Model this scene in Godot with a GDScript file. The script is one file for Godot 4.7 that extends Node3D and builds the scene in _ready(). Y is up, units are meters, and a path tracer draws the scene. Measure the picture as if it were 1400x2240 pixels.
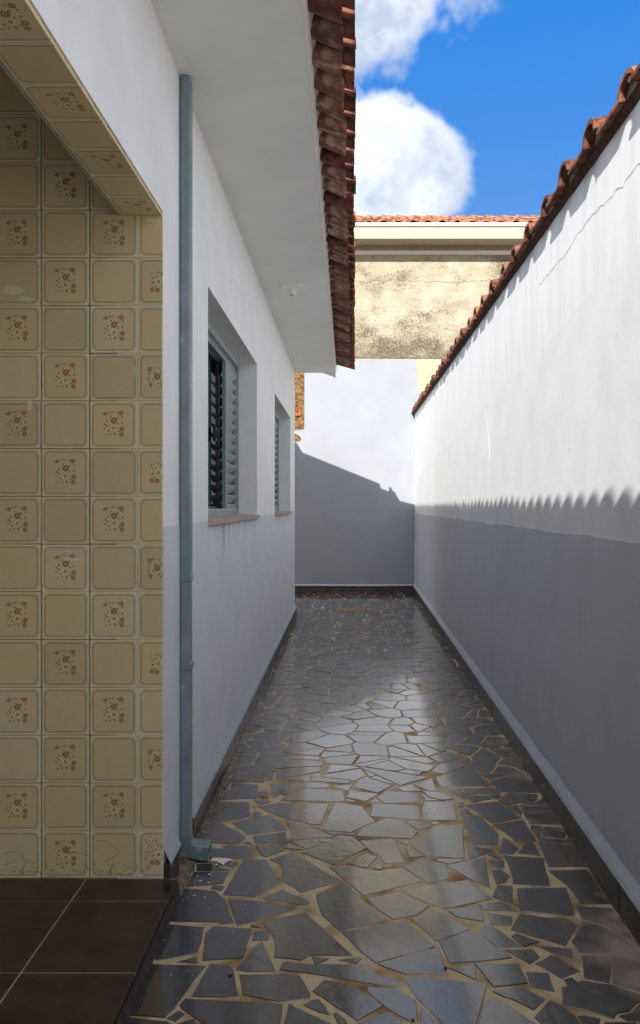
extends Node3D

# ---------------------------------------------------------------- mesh helper
class Builder:
	var v := PackedVector3Array()
	var n := PackedVector3Array()
	var u := PackedVector2Array()
	func tri(a: Vector3, b: Vector3, c: Vector3, out := Vector3.ZERO, ua := Vector2.ZERO, ub := Vector2.ZERO, uc := Vector2.ZERO) -> void:
		var nn := (b - a).cross(c - a)
		if nn.length_squared() < 1e-16:
			return
		nn = nn.normalized()
		if out != Vector3.ZERO and nn.dot(out) < 0.0:
			nn = -nn
			put(a, b, c, nn, nn, nn, ua, ub, uc)
		else:
			put(a, c, b, nn, nn, nn, ua, uc, ub)
	func put(a: Vector3, b: Vector3, c: Vector3, na: Vector3, nb: Vector3, nc: Vector3, ua: Vector2, ub: Vector2, uc: Vector2) -> void:
		v.append(a); v.append(b); v.append(c)
		n.append(na); n.append(nb); n.append(nc)
		u.append(ua); u.append(ub); u.append(uc)
	# a, b, c, d round the face
	func quad(a: Vector3, b: Vector3, c: Vector3, d: Vector3, out := Vector3.ZERO) -> void:
		var o := out
		if o == Vector3.ZERO:
			o = (c - a).cross(d - b)
		tri(a, b, c, o)
		tri(a, c, d, o)
	func quad_uv(a: Vector3, b: Vector3, c: Vector3, d: Vector3, out: Vector3, ua: Vector2, ub: Vector2, uc: Vector2, ud: Vector2) -> void:
		tri(a, b, c, out, ua, ub, uc)
		tri(a, c, d, out, ua, uc, ud)
	func box(lo: Vector3, hi: Vector3) -> void:
		var p := []
		for i in 8:
			p.append(Vector3(hi.x if i & 1 else lo.x, hi.y if i & 2 else lo.y, hi.z if i & 4 else lo.z))
		quad(p[0], p[2], p[6], p[4], Vector3.LEFT)
		quad(p[1], p[3], p[7], p[5], Vector3.RIGHT)
		quad(p[0], p[1], p[5], p[4], Vector3.DOWN)
		quad(p[2], p[3], p[7], p[6], Vector3.UP)
		quad(p[0], p[1], p[3], p[2], Vector3.FORWARD)
		quad(p[4], p[5], p[7], p[6], Vector3.BACK)
	# a box with small chamfers on all edges
	func soft_box(lo: Vector3, hi: Vector3, r: float) -> void:
		var c := (lo + hi) * 0.5
		var h := (hi - lo) * 0.5
		var q := h - Vector3(r, r, r)
		for ax in 3:
			for s in [-1.0, 1.0]:
				var b1: int = (ax + 1) % 3
				var b2: int = (ax + 2) % 3
				var pts := []
				for k in [[-1, -1], [1, -1], [1, 1], [-1, 1]]:
					var p := Vector3.ZERO
					p[ax] = s * h[ax]; p[b1] = k[0] * q[b1]; p[b2] = k[1] * q[b2]
					pts.append(c + p)
				var o := Vector3.ZERO
				o[ax] = s
				quad(pts[0], pts[1], pts[2], pts[3], o)
		for ax in 3:
			var b1: int = (ax + 1) % 3
			var b2: int = (ax + 2) % 3
			for s1 in [-1.0, 1.0]:
				for s2 in [-1.0, 1.0]:
					var pts := []
					for k in [[-1.0, 0], [1.0, 0], [1.0, 1], [-1.0, 1]]:
						var p := Vector3.ZERO
						p[ax] = k[0] * q[ax]
						p[b1] = s1 * (h[b1] if k[1] == 0 else q[b1])
						p[b2] = s2 * (q[b2] if k[1] == 0 else h[b2])
						pts.append(c + p)
					var o := Vector3.ZERO
					o[b1] = s1; o[b2] = s2
					quad(pts[0], pts[1], pts[2], pts[3], o)
		for sx in [-1.0, 1.0]:
			for sy in [-1.0, 1.0]:
				for sz in [-1.0, 1.0]:
					tri(c + Vector3(sx * h.x, sy * q.y, sz * q.z), c + Vector3(sx * q.x, sy * h.y, sz * q.z), c + Vector3(sx * q.x, sy * q.y, sz * h.z), Vector3(sx, sy, sz))
	# a ring of points swept to another ring (both closed), with smooth normals given
	func ring(a: Array, b: Array, na: Array, nb: Array) -> void:
		for i in a.size():
			var j: int = (i + 1) % a.size()
			smooth_quad(a[i], a[j], b[j], b[i], na[i], na[j], nb[j], nb[i])
	func smooth_quad(a: Vector3, b: Vector3, c: Vector3, d: Vector3, na: Vector3, nb: Vector3, nc: Vector3, nd: Vector3) -> void:
		var face := (c - a).cross(d - b)
		if face.dot(na + nb + nc + nd) > 0.0:
			put(a, c, b, na, nc, nb, Vector2.ZERO, Vector2.ZERO, Vector2.ZERO)
			put(a, d, c, na, nd, nc, Vector2.ZERO, Vector2.ZERO, Vector2.ZERO)
		else:
			put(a, b, c, na, nb, nc, Vector2.ZERO, Vector2.ZERO, Vector2.ZERO)
			put(a, c, d, na, nc, nd, Vector2.ZERO, Vector2.ZERO, Vector2.ZERO)
	# surface of revolution about the vertical axis; profile of Vector2(radius, height)
	func lathe(at: Vector3, profile: Array, seg := 32) -> void:
		for k in profile.size() - 1:
			var p: Vector2 = profile[k]
			var q: Vector2 = profile[k + 1]
			var t := (q - p).normalized()
			var nn := Vector2(t.y, -t.x)
			for i in seg:
				var a0 := TAU * i / seg
				var a1 := TAU * (i + 1) / seg
				var d0 := Vector3(cos(a0), 0, sin(a0))
				var d1 := Vector3(cos(a1), 0, sin(a1))
				smooth_quad(at + d0 * p.x + Vector3.UP * p.y, at + d1 * p.x + Vector3.UP * p.y, at + d1 * q.x + Vector3.UP * q.y, at + d0 * q.x + Vector3.UP * q.y,
					d0 * nn.x + Vector3.UP * nn.y, d1 * nn.x + Vector3.UP * nn.y, d1 * nn.x + Vector3.UP * nn.y, d0 * nn.x + Vector3.UP * nn.y)
	func mesh() -> ArrayMesh:
		var arr := []
		arr.resize(Mesh.ARRAY_MAX)
		arr[Mesh.ARRAY_VERTEX] = v
		arr[Mesh.ARRAY_NORMAL] = n
		arr[Mesh.ARRAY_TEX_UV] = u
		var m := ArrayMesh.new()
		m.add_surface_from_arrays(Mesh.PRIMITIVE_TRIANGLES, arr)
		return m

# ---------------------------------------------------------------- scene helpers
const EYE := 1.28
const TILED_Z := -2.519
const HOUSE_X := -0.60
const HOUSE_END := -8.98
const BACK_Z := -11.34
const SILL := 1.215

var rng := RandomNumberGenerator.new()
var taken := {}
var wobble := FastNoiseLite.new()

func numbered(called: String, parent: Node) -> String:
	var key := str(parent.get_instance_id()) + called
	var k: int = taken.get(key, 0)
	taken[key] = k + 1
	return called if k == 0 else "%s_%03d" % [called, k]

func obj(called: String, shape: Variant, m: Material, parent: Node3D = self, kind := "") -> MeshInstance3D:
	var o := MeshInstance3D.new()
	o.name = numbered(called, parent)
	o.mesh = shape.mesh() if shape is Builder else shape
	o.material_override = m
	if kind:
		o.set_meta("kind", kind)
	parent.add_child(o, true)
	return o

func thing(called: String, label: String, category: String, at := Vector3.ZERO, kind := "", group := "") -> Node3D:
	var o := Node3D.new()
	o.name = numbered(called, self)
	o.position = at
	add_child(o, true)
	tag(o, label, category, kind, group)
	return o

func tag(o: Node, label: String, category: String, kind := "", group := "") -> void:
	o.set_meta("label", label)
	o.set_meta("category", category)
	if kind:
		o.set_meta("kind", kind)
	if group:
		o.set_meta("group", group)

# child of a thing, its mesh given in world coordinates
func part(called: String, shape: Variant, m: Material, parent: Node3D, base: Vector3, kind := "") -> MeshInstance3D:
	var o := obj(called, shape, m, parent, kind)
	o.position = -base
	return o

func rgb(r: int, g: int, b: int) -> Color:
	return Color(r / 255.0, g / 255.0, b / 255.0)

# ---------------------------------------------------------------- materials
func noise(seed_: int, freq: float, octaves := 4, kind := FastNoiseLite.TYPE_SIMPLEX_SMOOTH) -> FastNoiseLite:
	var f := FastNoiseLite.new()
	f.seed = seed_
	f.frequency = freq
	f.noise_type = kind
	f.fractal_type = FastNoiseLite.FRACTAL_FBM
	f.fractal_octaves = octaves
	return f

var tex_cache := {}

func mottle(seed_: int, freq: float, stops: Array, size := 512, octaves := 5) -> NoiseTexture2D:
	var t := NoiseTexture2D.new()
	t.width = size
	t.height = size
	t.seamless = true
	t.noise = noise(seed_, freq, octaves)
	var g := Gradient.new()
	var off := PackedFloat32Array()
	var col := PackedColorArray()
	for s in stops:
		off.append(s[0])
		col.append(s[1])
	g.offsets = off
	g.colors = col
	t.color_ramp = g
	return t

func bumps(seed_: int, freq: float, strength := 4.0, size := 512, octaves := 5) -> NoiseTexture2D:
	var key := "%d %f %f %d" % [seed_, freq, strength, octaves]
	if not tex_cache.has(key):
		var t := NoiseTexture2D.new()
		t.width = size
		t.height = size
		t.seamless = true
		t.noise = noise(seed_, freq, octaves)
		t.as_normal_map = true
		t.bump_strength = strength
		tex_cache[key] = t
	return tex_cache[key]

# a material mapped in metres: the albedo texture (or none), a relief map, scales per metre
func stuff_mat(color: Color, rough: float, albedo: Texture2D = null, scale := Vector3(1, 1, 1), normal: Texture2D = null, depth := 1.0) -> StandardMaterial3D:
	var m := StandardMaterial3D.new()
	m.albedo_color = color
	m.roughness = rough
	m.metallic_specular = 0.5
	m.uv1_triplanar = true
	m.uv1_world_triplanar = true
	m.uv1_triplanar_sharpness = 4.0
	m.uv1_scale = scale
	if albedo:
		m.albedo_texture = albedo
	if normal:
		m.normal_enabled = true
		m.normal_texture = normal
		m.normal_scale = depth
	return m

func plain_mat(color: Color, rough: float, metal := 0.0) -> StandardMaterial3D:
	var m := StandardMaterial3D.new()
	m.albedo_color = color
	m.roughness = rough
	m.metallic = metal
	return m

# ---------------------------------------------------------------- start
func _ready() -> void:
	rng.seed = 71
	wobble.seed = 5
	wobble.frequency = 1.0
	set_camera()
	set_sky()
	set_sun()
	make_materials()
	build_ground()
	build_path()
	build_porch_floor()
	build_house()
	build_boundary_wall()
	build_neighbour()
	build_downpipe()
	build_lamp_holder()
	build_small_things()

func set_camera() -> void:
	var c := Camera3D.new()
	c.name = "camera"
	c.position = Vector3(0, EYE, 0)
	c.projection = Camera3D.PROJECTION_FRUSTUM
	c.near = 0.05
	c.far = 600.0
	c.size = 2240.0 / 1683.0 * c.near
	c.frustum_offset = Vector2((700.0 - 757.0) / 1683.0, (1106.0 - 1120.0) / 1683.0) * c.near
	add_child(c)

func set_sun() -> void:
	var s := DirectionalLight3D.new()
	s.name = "sun"
	s.light_energy = 1.42
	s.light_color = Color(1.0, 0.98, 0.95)
	s.light_angular_distance = 0.45
	s.shadow_enabled = true
	add_child(s)
	s.look_at_from_position(Vector3.ZERO, Vector3(0.818, -1.47, -2.14), Vector3.UP)

func set_sky() -> void:
	var e := Environment.new()
	e.background_mode = Environment.BG_SKY
	var sm := PanoramaSkyMaterial.new()
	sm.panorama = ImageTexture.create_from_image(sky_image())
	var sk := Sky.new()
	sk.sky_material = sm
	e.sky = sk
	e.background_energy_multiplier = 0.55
	e.tonemap_mode = Environment.TONE_MAPPER_LINEAR
	e.tonemap_exposure = 1.85
	e.sdfgi_enabled = true
	e.ssao_enabled = true
	e.ssil_enabled = true
	var w := WorldEnvironment.new()
	w.name = "world"
	w.environment = e
	add_child(w)

# ---------------------------------------------------------------- sky
var puff := FastNoiseLite.new()
var drift := FastNoiseLite.new()

func air(d: Vector3) -> Color:
	if d.y < 0.0:
		var g := clampf(-d.y * 6.0, 0.0, 1.0)
		return Color(0.55, 0.62, 0.72).lerp(Color(0.16, 0.14, 0.12), g)
	var low := pow(1.0 - d.y, 3.2)
	var haze := pow(1.0 - d.y, 6.5)
	var c := Color(0.022, 0.235, 0.78).lerp(Color(0.20, 0.48, 0.90), low).lerp(Color(0.80, 0.90, 1.02), haze)
	var cover := 0.0
	var light := 0.0
	var n := puff.get_noise_3dv(d * 9.0)
	var fine := drift.get_noise_3dv(d * 46.0)
	if d.z < -0.2:
		var t := Vector2(d.x, d.y) / -d.z
		# the round cloud over the neighbour's roof
		var a := (t - Vector2(0.043, 0.432)) / Vector2(0.123, 0.104)
		var e1 := a.length() + n * 0.30 + fine * 0.08
		var k1 := 1.0 - smoothstep(0.82, 1.06, e1)
		if t.y < 0.42:
			k1 = maxf(k1, (1.0 - smoothstep(0.80, 1.25, absf(t.x - 0.03) / 0.10 + n * 0.5)) * 0.93)
		var l1 := clampf(0.36 - a.x * 0.20 + a.y * 0.16 + n * 0.40 + fine * 0.12, 0.0, 1.0)
		# the larger cloud cut by the top of the picture
		var b := (t - Vector2(0.02, 0.69)) / Vector2(0.155, 0.125)
		var e2 := b.length() + n * 0.55 + fine * 0.12
		var k2 := 1.0 - smoothstep(0.70, 1.10, e2)
		var l2 := clampf(0.14 - b.x * 0.08 + n * 0.45 + fine * 0.18, 0.0, 1.0)
		if k1 >= k2:
			cover = k1; light = l1
		else:
			cover = k2; light = l2
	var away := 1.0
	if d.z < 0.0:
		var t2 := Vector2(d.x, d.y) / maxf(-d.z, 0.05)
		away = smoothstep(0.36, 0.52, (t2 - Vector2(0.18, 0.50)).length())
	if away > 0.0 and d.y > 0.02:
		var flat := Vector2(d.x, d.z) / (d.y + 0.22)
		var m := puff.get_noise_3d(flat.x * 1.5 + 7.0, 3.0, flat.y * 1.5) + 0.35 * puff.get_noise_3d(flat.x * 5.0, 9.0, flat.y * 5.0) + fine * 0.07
		var k3 := smoothstep(-0.32, 0.04, m) * away  # clouds out of view, made thick and bright to fill the shaded path
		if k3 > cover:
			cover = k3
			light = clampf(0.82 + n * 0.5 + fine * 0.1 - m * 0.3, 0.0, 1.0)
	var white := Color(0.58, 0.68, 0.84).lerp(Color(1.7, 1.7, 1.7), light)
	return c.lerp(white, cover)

func sky_row(img: Image, x0: int, x1: int, y0: int, y1: int) -> void:
	var w := img.get_width()
	var h := img.get_height()
	for y in range(y0, y1):
		var el := (0.5 - (y + 0.5) / h) * PI
		for x in range(x0, x1):
			var az := (x + 0.5) / w * TAU
			img.set_pixel(x, y, air(Vector3(sin(az) * cos(el), sin(el), -cos(az) * cos(el))))

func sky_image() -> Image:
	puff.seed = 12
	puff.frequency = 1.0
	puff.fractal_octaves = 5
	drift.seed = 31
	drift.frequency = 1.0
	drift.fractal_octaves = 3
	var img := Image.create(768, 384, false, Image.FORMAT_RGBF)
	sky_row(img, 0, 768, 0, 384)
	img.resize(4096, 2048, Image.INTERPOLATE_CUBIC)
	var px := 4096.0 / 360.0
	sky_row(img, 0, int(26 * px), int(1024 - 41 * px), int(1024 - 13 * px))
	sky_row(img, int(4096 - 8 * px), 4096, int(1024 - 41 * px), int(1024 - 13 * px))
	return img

# ---------------------------------------------------------------- materials of this place
var M := {}
var slab_mats: Array[Material] = []
var tile_mats := {}

func make_materials() -> void:
	var plaster_n := bumps(3, 0.012, 3.0)
	var fine_n := bumps(4, 0.03, 5.0)
	var W := Color.WHITE
	var speckle := mottle(11, 0.006, [[0.0, rgb(243, 243, 243)], [0.5, rgb(250, 250, 250)], [1.0, W]])
	M.white = stuff_mat(rgb(238, 238, 238), 0.75, speckle, Vector3(0.8, 0.8, 0.8), fine_n, 0.06)
	M.soffit = stuff_mat(rgb(232, 232, 226), 0.8, speckle, Vector3(0.6, 0.6, 0.6), plaster_n, 0.05)
	M.trim = stuff_mat(rgb(232, 231, 228), 0.7, speckle, Vector3(1, 1, 1), fine_n, 0.1)
	M.grey = stuff_mat(rgb(218, 219, 226), 0.65, speckle, Vector3(0.8, 0.8, 0.8), fine_n, 0.08)
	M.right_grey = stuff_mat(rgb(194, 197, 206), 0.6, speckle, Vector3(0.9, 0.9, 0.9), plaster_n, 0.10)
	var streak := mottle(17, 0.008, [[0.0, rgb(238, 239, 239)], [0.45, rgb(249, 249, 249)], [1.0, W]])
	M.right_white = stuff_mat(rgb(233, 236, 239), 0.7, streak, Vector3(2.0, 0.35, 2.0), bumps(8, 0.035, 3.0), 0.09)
	M.right_patch = stuff_mat(rgb(228, 231, 233), 0.75, speckle, Vector3(0.9, 0.9, 0.9), bumps(7, 0.04, 3.0), 0.08)
	M.back_paint = stuff_mat(rgb(151, 155, 163), 0.75, speckle, Vector3(0.5, 0.5, 0.5), plaster_n, 0.12)
	M.cream = stuff_mat(rgb(174, 167, 142), 0.8, speckle, Vector3(0.6, 0.6, 0.6), fine_n, 0.4)
	M.cream_trim = stuff_mat(rgb(176, 169, 150), 0.8, speckle, Vector3(0.6, 0.6, 0.6), fine_n, 0.1)
	M.crack = plain_mat(rgb(72, 68, 64), 1.0)
	M.faint_crack = plain_mat(rgb(150, 150, 148), 1.0)
	M.skirting = stuff_mat(rgb(74, 70, 64), 0.35, mottle(23, 0.01, [[0.0, rgb(150, 140, 125)], [0.5, rgb(215, 210, 205)], [1.0, W]]), Vector3(1.3, 1.3, 1.3), fine_n, 0.2)
	M.fillet = stuff_mat(rgb(174, 179, 190), 0.7, speckle, Vector3(1, 1, 1), bumps(9, 0.02, 6.0), 0.5)
	M.sill = stuff_mat(rgb(190, 172, 160), 0.95, speckle, Vector3(2, 2, 2), bumps(10, 0.05, 8.0), 0.6)
	M.mortar = stuff_mat(rgb(150, 138, 124), 0.95, mottle(29, 0.02, [[0.0, rgb(120, 112, 104)], [0.5, rgb(200, 195, 190)], [1.0, W]]), Vector3(2, 2, 2), bumps(10, 0.05, 8.0), 1.0)
	M.grout = stuff_mat(rgb(206, 193, 170), 0.85, mottle(33, 0.010, [[0.0, rgb(150, 112, 86)], [0.28, rgb(198, 174, 146)], [0.48, rgb(226, 214, 196)], [1.0, rgb(244, 238, 228)]]), Vector3(1.1, 1.1, 1.1), fine_n, 0.7)
	M.concrete = stuff_mat(rgb(178, 172, 162), 0.9, speckle, Vector3(1, 1, 1), fine_n, 0.3)
	M.earth = stuff_mat(rgb(120, 100, 80), 1.0)
	# terracotta
	var clay := mottle(41, 0.012, [[0.0, rgb(84, 74, 66)], [0.34, rgb(160, 132, 116)], [0.55, rgb(226, 200, 184)], [1.0, W]])
	M.clay = stuff_mat(rgb(152, 106, 84), 0.85, clay, Vector3(3, 3, 3), fine_n, 0.6)
	M.clay_dark = stuff_mat(rgb(124, 82, 66), 0.9, clay, Vector3(2.5, 2.5, 2.5), fine_n, 0.6)
	M.clay_far = stuff_mat(rgb(190, 142, 112), 0.85, clay, Vector3(1.7, 1.7, 1.7), fine_n, 0.4)
	var lime := mottle(43, 0.011, [[0.0, rgb(104, 64, 52)], [0.40, rgb(132, 88, 72)], [0.56, rgb(146, 106, 90)], [0.70, rgb(180, 154, 136)], [1.0, rgb(204, 188, 170)]], 512, 6)
	M.lime_clay = stuff_mat(rgb(235, 225, 220), 0.95, lime, Vector3(2.0, 2.0, 2.0), fine_n, 0.5)
	M.lime_pale = M.lime_clay.duplicate()
	M.lime_pale.albedo_color = rgb(255, 246, 238)
	M.lime_dark = M.lime_clay.duplicate()
	M.lime_dark.albedo_color = rgb(192, 176, 168)
	M.raw = stuff_mat(rgb(156, 132, 96), 1.0, mottle(47, 0.02, [[0.0, rgb(120, 92, 60)], [0.4, rgb(190, 165, 135)], [1.0, W]]), Vector3(1.2, 1.2, 1.2), bumps(12, 0.04, 10.0), 1.2)
	M.bed = stuff_mat(rgb(96, 70, 58), 0.95, clay, Vector3(3, 3, 3), fine_n, 0.6)
	M.brick = stuff_mat(rgb(168, 116, 74), 0.95, clay, Vector3(2, 2, 2), fine_n, 0.6)
	# painted metal
	var chips := mottle(53, 0.014, [[0.0, rgb(116, 134, 143)], [0.6, rgb(132, 149, 157)], [0.80, rgb(144, 160, 166)], [0.86, rgb(200, 206, 206)], [1.0, rgb(210, 215, 214)]], 512, 6)
	M.pipe = stuff_mat(rgb(236, 240, 240), 0.42, chips, Vector3(1.2, 0.8, 1.2), bumps(13, 0.02, 2.0), 0.25)
	M.pipe_mouth = stuff_mat(rgb(214, 222, 214), 0.5, chips, Vector3(2, 2, 2))
	M.steel = stuff_mat(rgb(130, 145, 150), 0.4, speckle, Vector3(2, 2, 2), bumps(13, 0.02, 2.0), 0.15)
	M.steel_light = stuff_mat(rgb(176, 184, 182), 0.45, speckle, Vector3(2, 2, 2), bumps(13, 0.02, 2.0), 0.15)
	M.dark_steel = plain_mat(rgb(44, 56, 66), 0.4)
	M.black = plain_mat(rgb(22, 22, 24), 0.5)
	M.porcelain = plain_mat(rgb(232, 232, 226), 0.18)
	M.room = plain_mat(rgb(196, 182, 154), 0.9)
	var glass := plain_mat(Color(0.05, 0.07, 0.08, 0.8), 0.04)
	glass.transparency = BaseMaterial3D.TRANSPARENCY_ALPHA
	M.glass = glass
	# paving slabs: six tones of slate
	var slate_n := bumps(61, 0.02, 3.0)
	var tones := [rgb(48, 40, 36), rgb(38, 34, 31), rgb(60, 49, 42), rgb(42, 40, 35), rgb(76, 66, 57), rgb(48, 39, 36), rgb(32, 28, 26), rgb(58, 52, 47)]
	for i in tones.size():
		var t := mottle(62 + i, 0.014, [[0.0, rgb(168, 163, 158)], [0.5, rgb(222, 218, 214)], [1.0, W]])
		var s := stuff_mat(tones[i], 0.19 + 0.018 * ((i * 5) % 8), t, Vector3(1.9, 1.9, 1.9), slate_n, 0.30)
		s.metallic_specular = 1.0
		s.clearcoat_enabled = true
		s.clearcoat = 1.0
		s.clearcoat_roughness = 0.10
		slab_mats.append(s)
	M.porch_tile = stuff_mat(rgb(62, 53, 48), 0.28, mottle(71, 0.012, [[0.0, rgb(150, 130, 112)], [0.5, rgb(220, 210, 200)], [1.0, W]]), Vector3(1.1, 1.1, 1.1), slate_n, 0.12)
	M.porch_joint = plain_mat(rgb(186, 156, 118), 0.9)
	M.porch_side = stuff_mat(rgb(70, 66, 62), 0.6, mottle(72, 0.02, [[0.0, rgb(130, 120, 110)], [1.0, W]]), Vector3(2, 2, 2), fine_n, 0.5)
	M.added_ceiling_wood = stuff_mat(rgb(88, 66, 48), 0.6, mottle(73, 0.01, [[0.0, rgb(170, 150, 130)], [1.0, W]]), Vector3(4, 4, 0.5))
	M.fleck = plain_mat(rgb(220, 218, 212), 0.9)
	# glazed wall tiles
	var plain_print := tile_print(false, 0)
	var flower_print := tile_print(true, 0)
	for k in 3:
		tile_mats["cracked%d" % k] = glaze(tile_print(false, 1 + k), k)
		tile_mats["cracked_flower%d" % k] = glaze(tile_print(true, 5 + k), k)
	for k in 5:
		tile_mats["plain%d" % k] = glaze(plain_print, k)
		tile_mats["flower%d" % k] = glaze(flower_print, k)
	M.smear = plain_mat(rgb(226, 212, 180), 0.8)
	M.tile_bed = stuff_mat(rgb(196, 178, 142), 0.9, mottle(81, 0.02, [[0.0, rgb(110, 92, 66)], [0.4, rgb(205, 190, 165)], [1.0, W]]), Vector3(1.5, 1.5, 1.5))

func glaze(t: Texture2D, k: int) -> StandardMaterial3D:
	var m := StandardMaterial3D.new()
	m.albedo_texture = t
	m.albedo_color = [rgb(255, 255, 255), rgb(249, 245, 240), rgb(247, 244, 238), rgb(253, 247, 238), rgb(241, 238, 233)][k]
	m.roughness = 0.24 + 0.04 * k
	m.texture_filter = BaseMaterial3D.TEXTURE_FILTER_LINEAR_WITH_MIPMAPS
	return m

# print of a 1970s kitchen tile: a beaded frame, and on every second tile a small bouquet
func tile_print(flowers: bool, cracked: int) -> ImageTexture:
	var s := 256
	var img := Image.create(s, s, false, Image.FORMAT_RGB8)
	var cloud := noise(90, 0.012, 3)
	var inside := rgb(221, 201, 164)
	var margin := rgb(231, 217, 187)
	var line := rgb(160, 143, 110)
	var bead := rgb(222, 205, 168)
	for y in s:
		for x in s:
			var p := Vector2((x + 0.5) / s - 0.5, (y + 0.5) / s - 0.5)
			var q := p.abs() - Vector2(0.345, 0.345)
			var sd := Vector2(maxf(q.x, 0), maxf(q.y, 0)).length() + minf(maxf(q.x, q.y), 0.0) - 0.095
			var c := inside.lerp(margin, smoothstep(-0.004, 0.012, sd))
			var w := cloud.get_noise_2d(x, y) * 0.012
			if absf(sd) < 0.017:
				var along := p.y if q.x > q.y else p.x
				if q.x > 0 and q.y > 0:
					along = atan2(q.y, q.x) * 0.1
				var b := absf(fposmod(along * 36.0, 1.0) - 0.5)
				c = line.lerp(bead, smoothstep(0.44, 0.28, b) * smoothstep(0.012, 0.006, absf(sd)))
				c = c.lerp(line, smoothstep(0.008, 0.013, absf(sd)) * 0.8)
			img.set_pixel(x, y, Color(c.r + w, c.g + w, c.b + w))
	if flowers:
		var leaf := rgb(126, 110, 72)
		for f in [[0.44, 0.32], [0.60, 0.335], [0.36, 0.52], [0.32, 0.485], [0.34, 0.71], [0.43, 0.69], [0.52, 0.675], [0.61, 0.64], [0.31, 0.58], [0.69, 0.33], [0.42, 0.23], [0.48, 0.225], [0.575, 0.235], [0.535, 0.70], [0.285, 0.27], [0.59, 0.48]]:
			blossom(img, f[0], f[1], 0.021, leaf, rgb(112, 96, 62), 3)
		for f in [[0.505, 0.567, 0.072], [0.37, 0.43, 0.055], [0.68, 0.454, 0.055], [0.58, 0.36, 0.06], [0.40, 0.62, 0.055]]:
			blossom(img, f[0], f[1], f[2], rgb(232, 218, 190), rgb(138, 116, 78), 9)
		for f in [[0.505, 0.406, 0.074], [0.66, 0.25, 0.056], [0.335, 0.264, 0.042], [0.68, 0.59, 0.056], [0.67, 0.70, 0.054]]:
			blossom(img, f[0], f[1], f[2], rgb(112, 48, 18), rgb(222, 172, 116), 10)
	if cracked:
		var r := RandomNumberGenerator.new()
		r.seed = 300 + cracked
		for k in 3:
			var at := Vector2(r.randf_range(0, 255), r.randf_range(90, 250))
			var dir := Vector2.from_angle(r.randf_range(-0.7, 0.7))
			for i in 240:
				dir = dir.rotated(r.randf_range(-0.22, 0.22)).normalized()
				at += dir
				if at.x < 1 or at.y < 1 or at.x > 253 or at.y > 253:
					break
				img.set_pixel(int(at.x), int(at.y), rgb(104, 84, 56))
				img.set_pixel(int(at.x), int(at.y) + 1, rgb(132, 110, 76))
		for y in range(176, 256):
			for x in s:
				var g := cloud.get_noise_2d(x * 2.0 + 90.0 * cracked, y * 2.0)
				if g > 0.28:
					img.set_pixel(x, y, img.get_pixel(x, y).lerp(rgb(150, 140, 116), minf((g - 0.28) * 4.0, 0.7)))
	img.generate_mipmaps()
	return ImageTexture.create_from_image(img)

func blossom(img: Image, cx: float, cy: float, r: float, petal: Color, heart: Color, n: int) -> void:
	var s := img.get_width()
	for y in range(int((cy - r * 1.3) * s), int((cy + r * 1.3) * s) + 1):
		for x in range(int((cx - r * 1.3) * s), int((cx + r * 1.3) * s) + 1):
			var p := Vector2((x + 0.5) / s - cx, (y + 0.5) / s - cy)
			var edge := r * (0.86 + 0.22 * cos(p.angle() * n))
			var l := p.length()
			if l < edge:
				var c := heart if l < r * 0.46 else petal
				if l < r * 0.16:
					c = petal
				img.set_pixel(x, y, img.get_pixel(x, y).lerp(c, 0.9 * smoothstep(edge, edge * 0.82, l)))

# ---------------------------------------------------------------- plates cut to an outline
# outline in (a, b); lies on o + a*e1 + b*e2, stands t proud towards n
func plate(outline: PackedVector2Array, o: Vector3, e1: Vector3, e2: Vector3, n: Vector3, t: float, uv_rect := Rect2(0, 0, 1, 1)) -> Builder:
	var b := Builder.new()
	var at := func(p: Vector2, h: float) -> Vector3: return o + e1 * p.x + e2 * p.y + n * h
	var uv := func(p: Vector2) -> Vector2: return Vector2((p.x - uv_rect.position.x) / uv_rect.size.x, 1.0 - (p.y - uv_rect.position.y) / uv_rect.size.y)
	var idx := Geometry2D.triangulate_polygon(outline)
	for k in range(0, idx.size(), 3):
		var p := outline[idx[k]]
		var q := outline[idx[k + 1]]
		var r := outline[idx[k + 2]]
		b.tri(at.call(p, t), at.call(q, t), at.call(r, t), n, uv.call(p), uv.call(q), uv.call(r))
	var clockwise := Geometry2D.is_polygon_clockwise(outline)
	for k in outline.size():
		var p := outline[k]
		var q := outline[(k + 1) % outline.size()]
		var side := (q - p).orthogonal()
		if not clockwise:
			side = -side
		var out := e1 * side.x + e2 * side.y
		b.quad(at.call(p, 0.0), at.call(q, 0.0), at.call(q, t), at.call(p, t), -out)
	return b

# a thin dark ribbon along points on a plane: a crack
func crack(points: Array, e1: Vector3, e2: Vector3, o: Vector3, n: Vector3, w: float, seed_: int) -> Builder:
	var b := Builder.new()
	var r := RandomNumberGenerator.new()
	r.seed = seed_
	var fine: Array[Vector2] = []
	for k in points.size() - 1:
		var p: Vector2 = points[k]
		var q: Vector2 = points[k + 1]
		var m := maxi(2, int(p.distance_to(q) / 0.03))
		for i in m:
			var x := p.lerp(q, float(i) / m)
			fine.append(x + Vector2(r.randf_range(-1, 1), r.randf_range(-1, 1)) * 0.008)
	for k in fine.size() - 1:
		var p := fine[k]
		var q := fine[k + 1]
		var s := (q - p).orthogonal().normalized() * w * r.randf_range(0.25, 0.6)
		b.quad(o + e1 * (p.x - s.x) + e2 * (p.y - s.y) + n * 0.001, o + e1 * (q.x - s.x) + e2 * (q.y - s.y) + n * 0.001,
			o + e1 * (q.x + s.x) + e2 * (q.y + s.y) + n * 0.001, o + e1 * (p.x + s.x) + e2 * (p.y + s.y) + n * 0.001, n)
	return b

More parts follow.
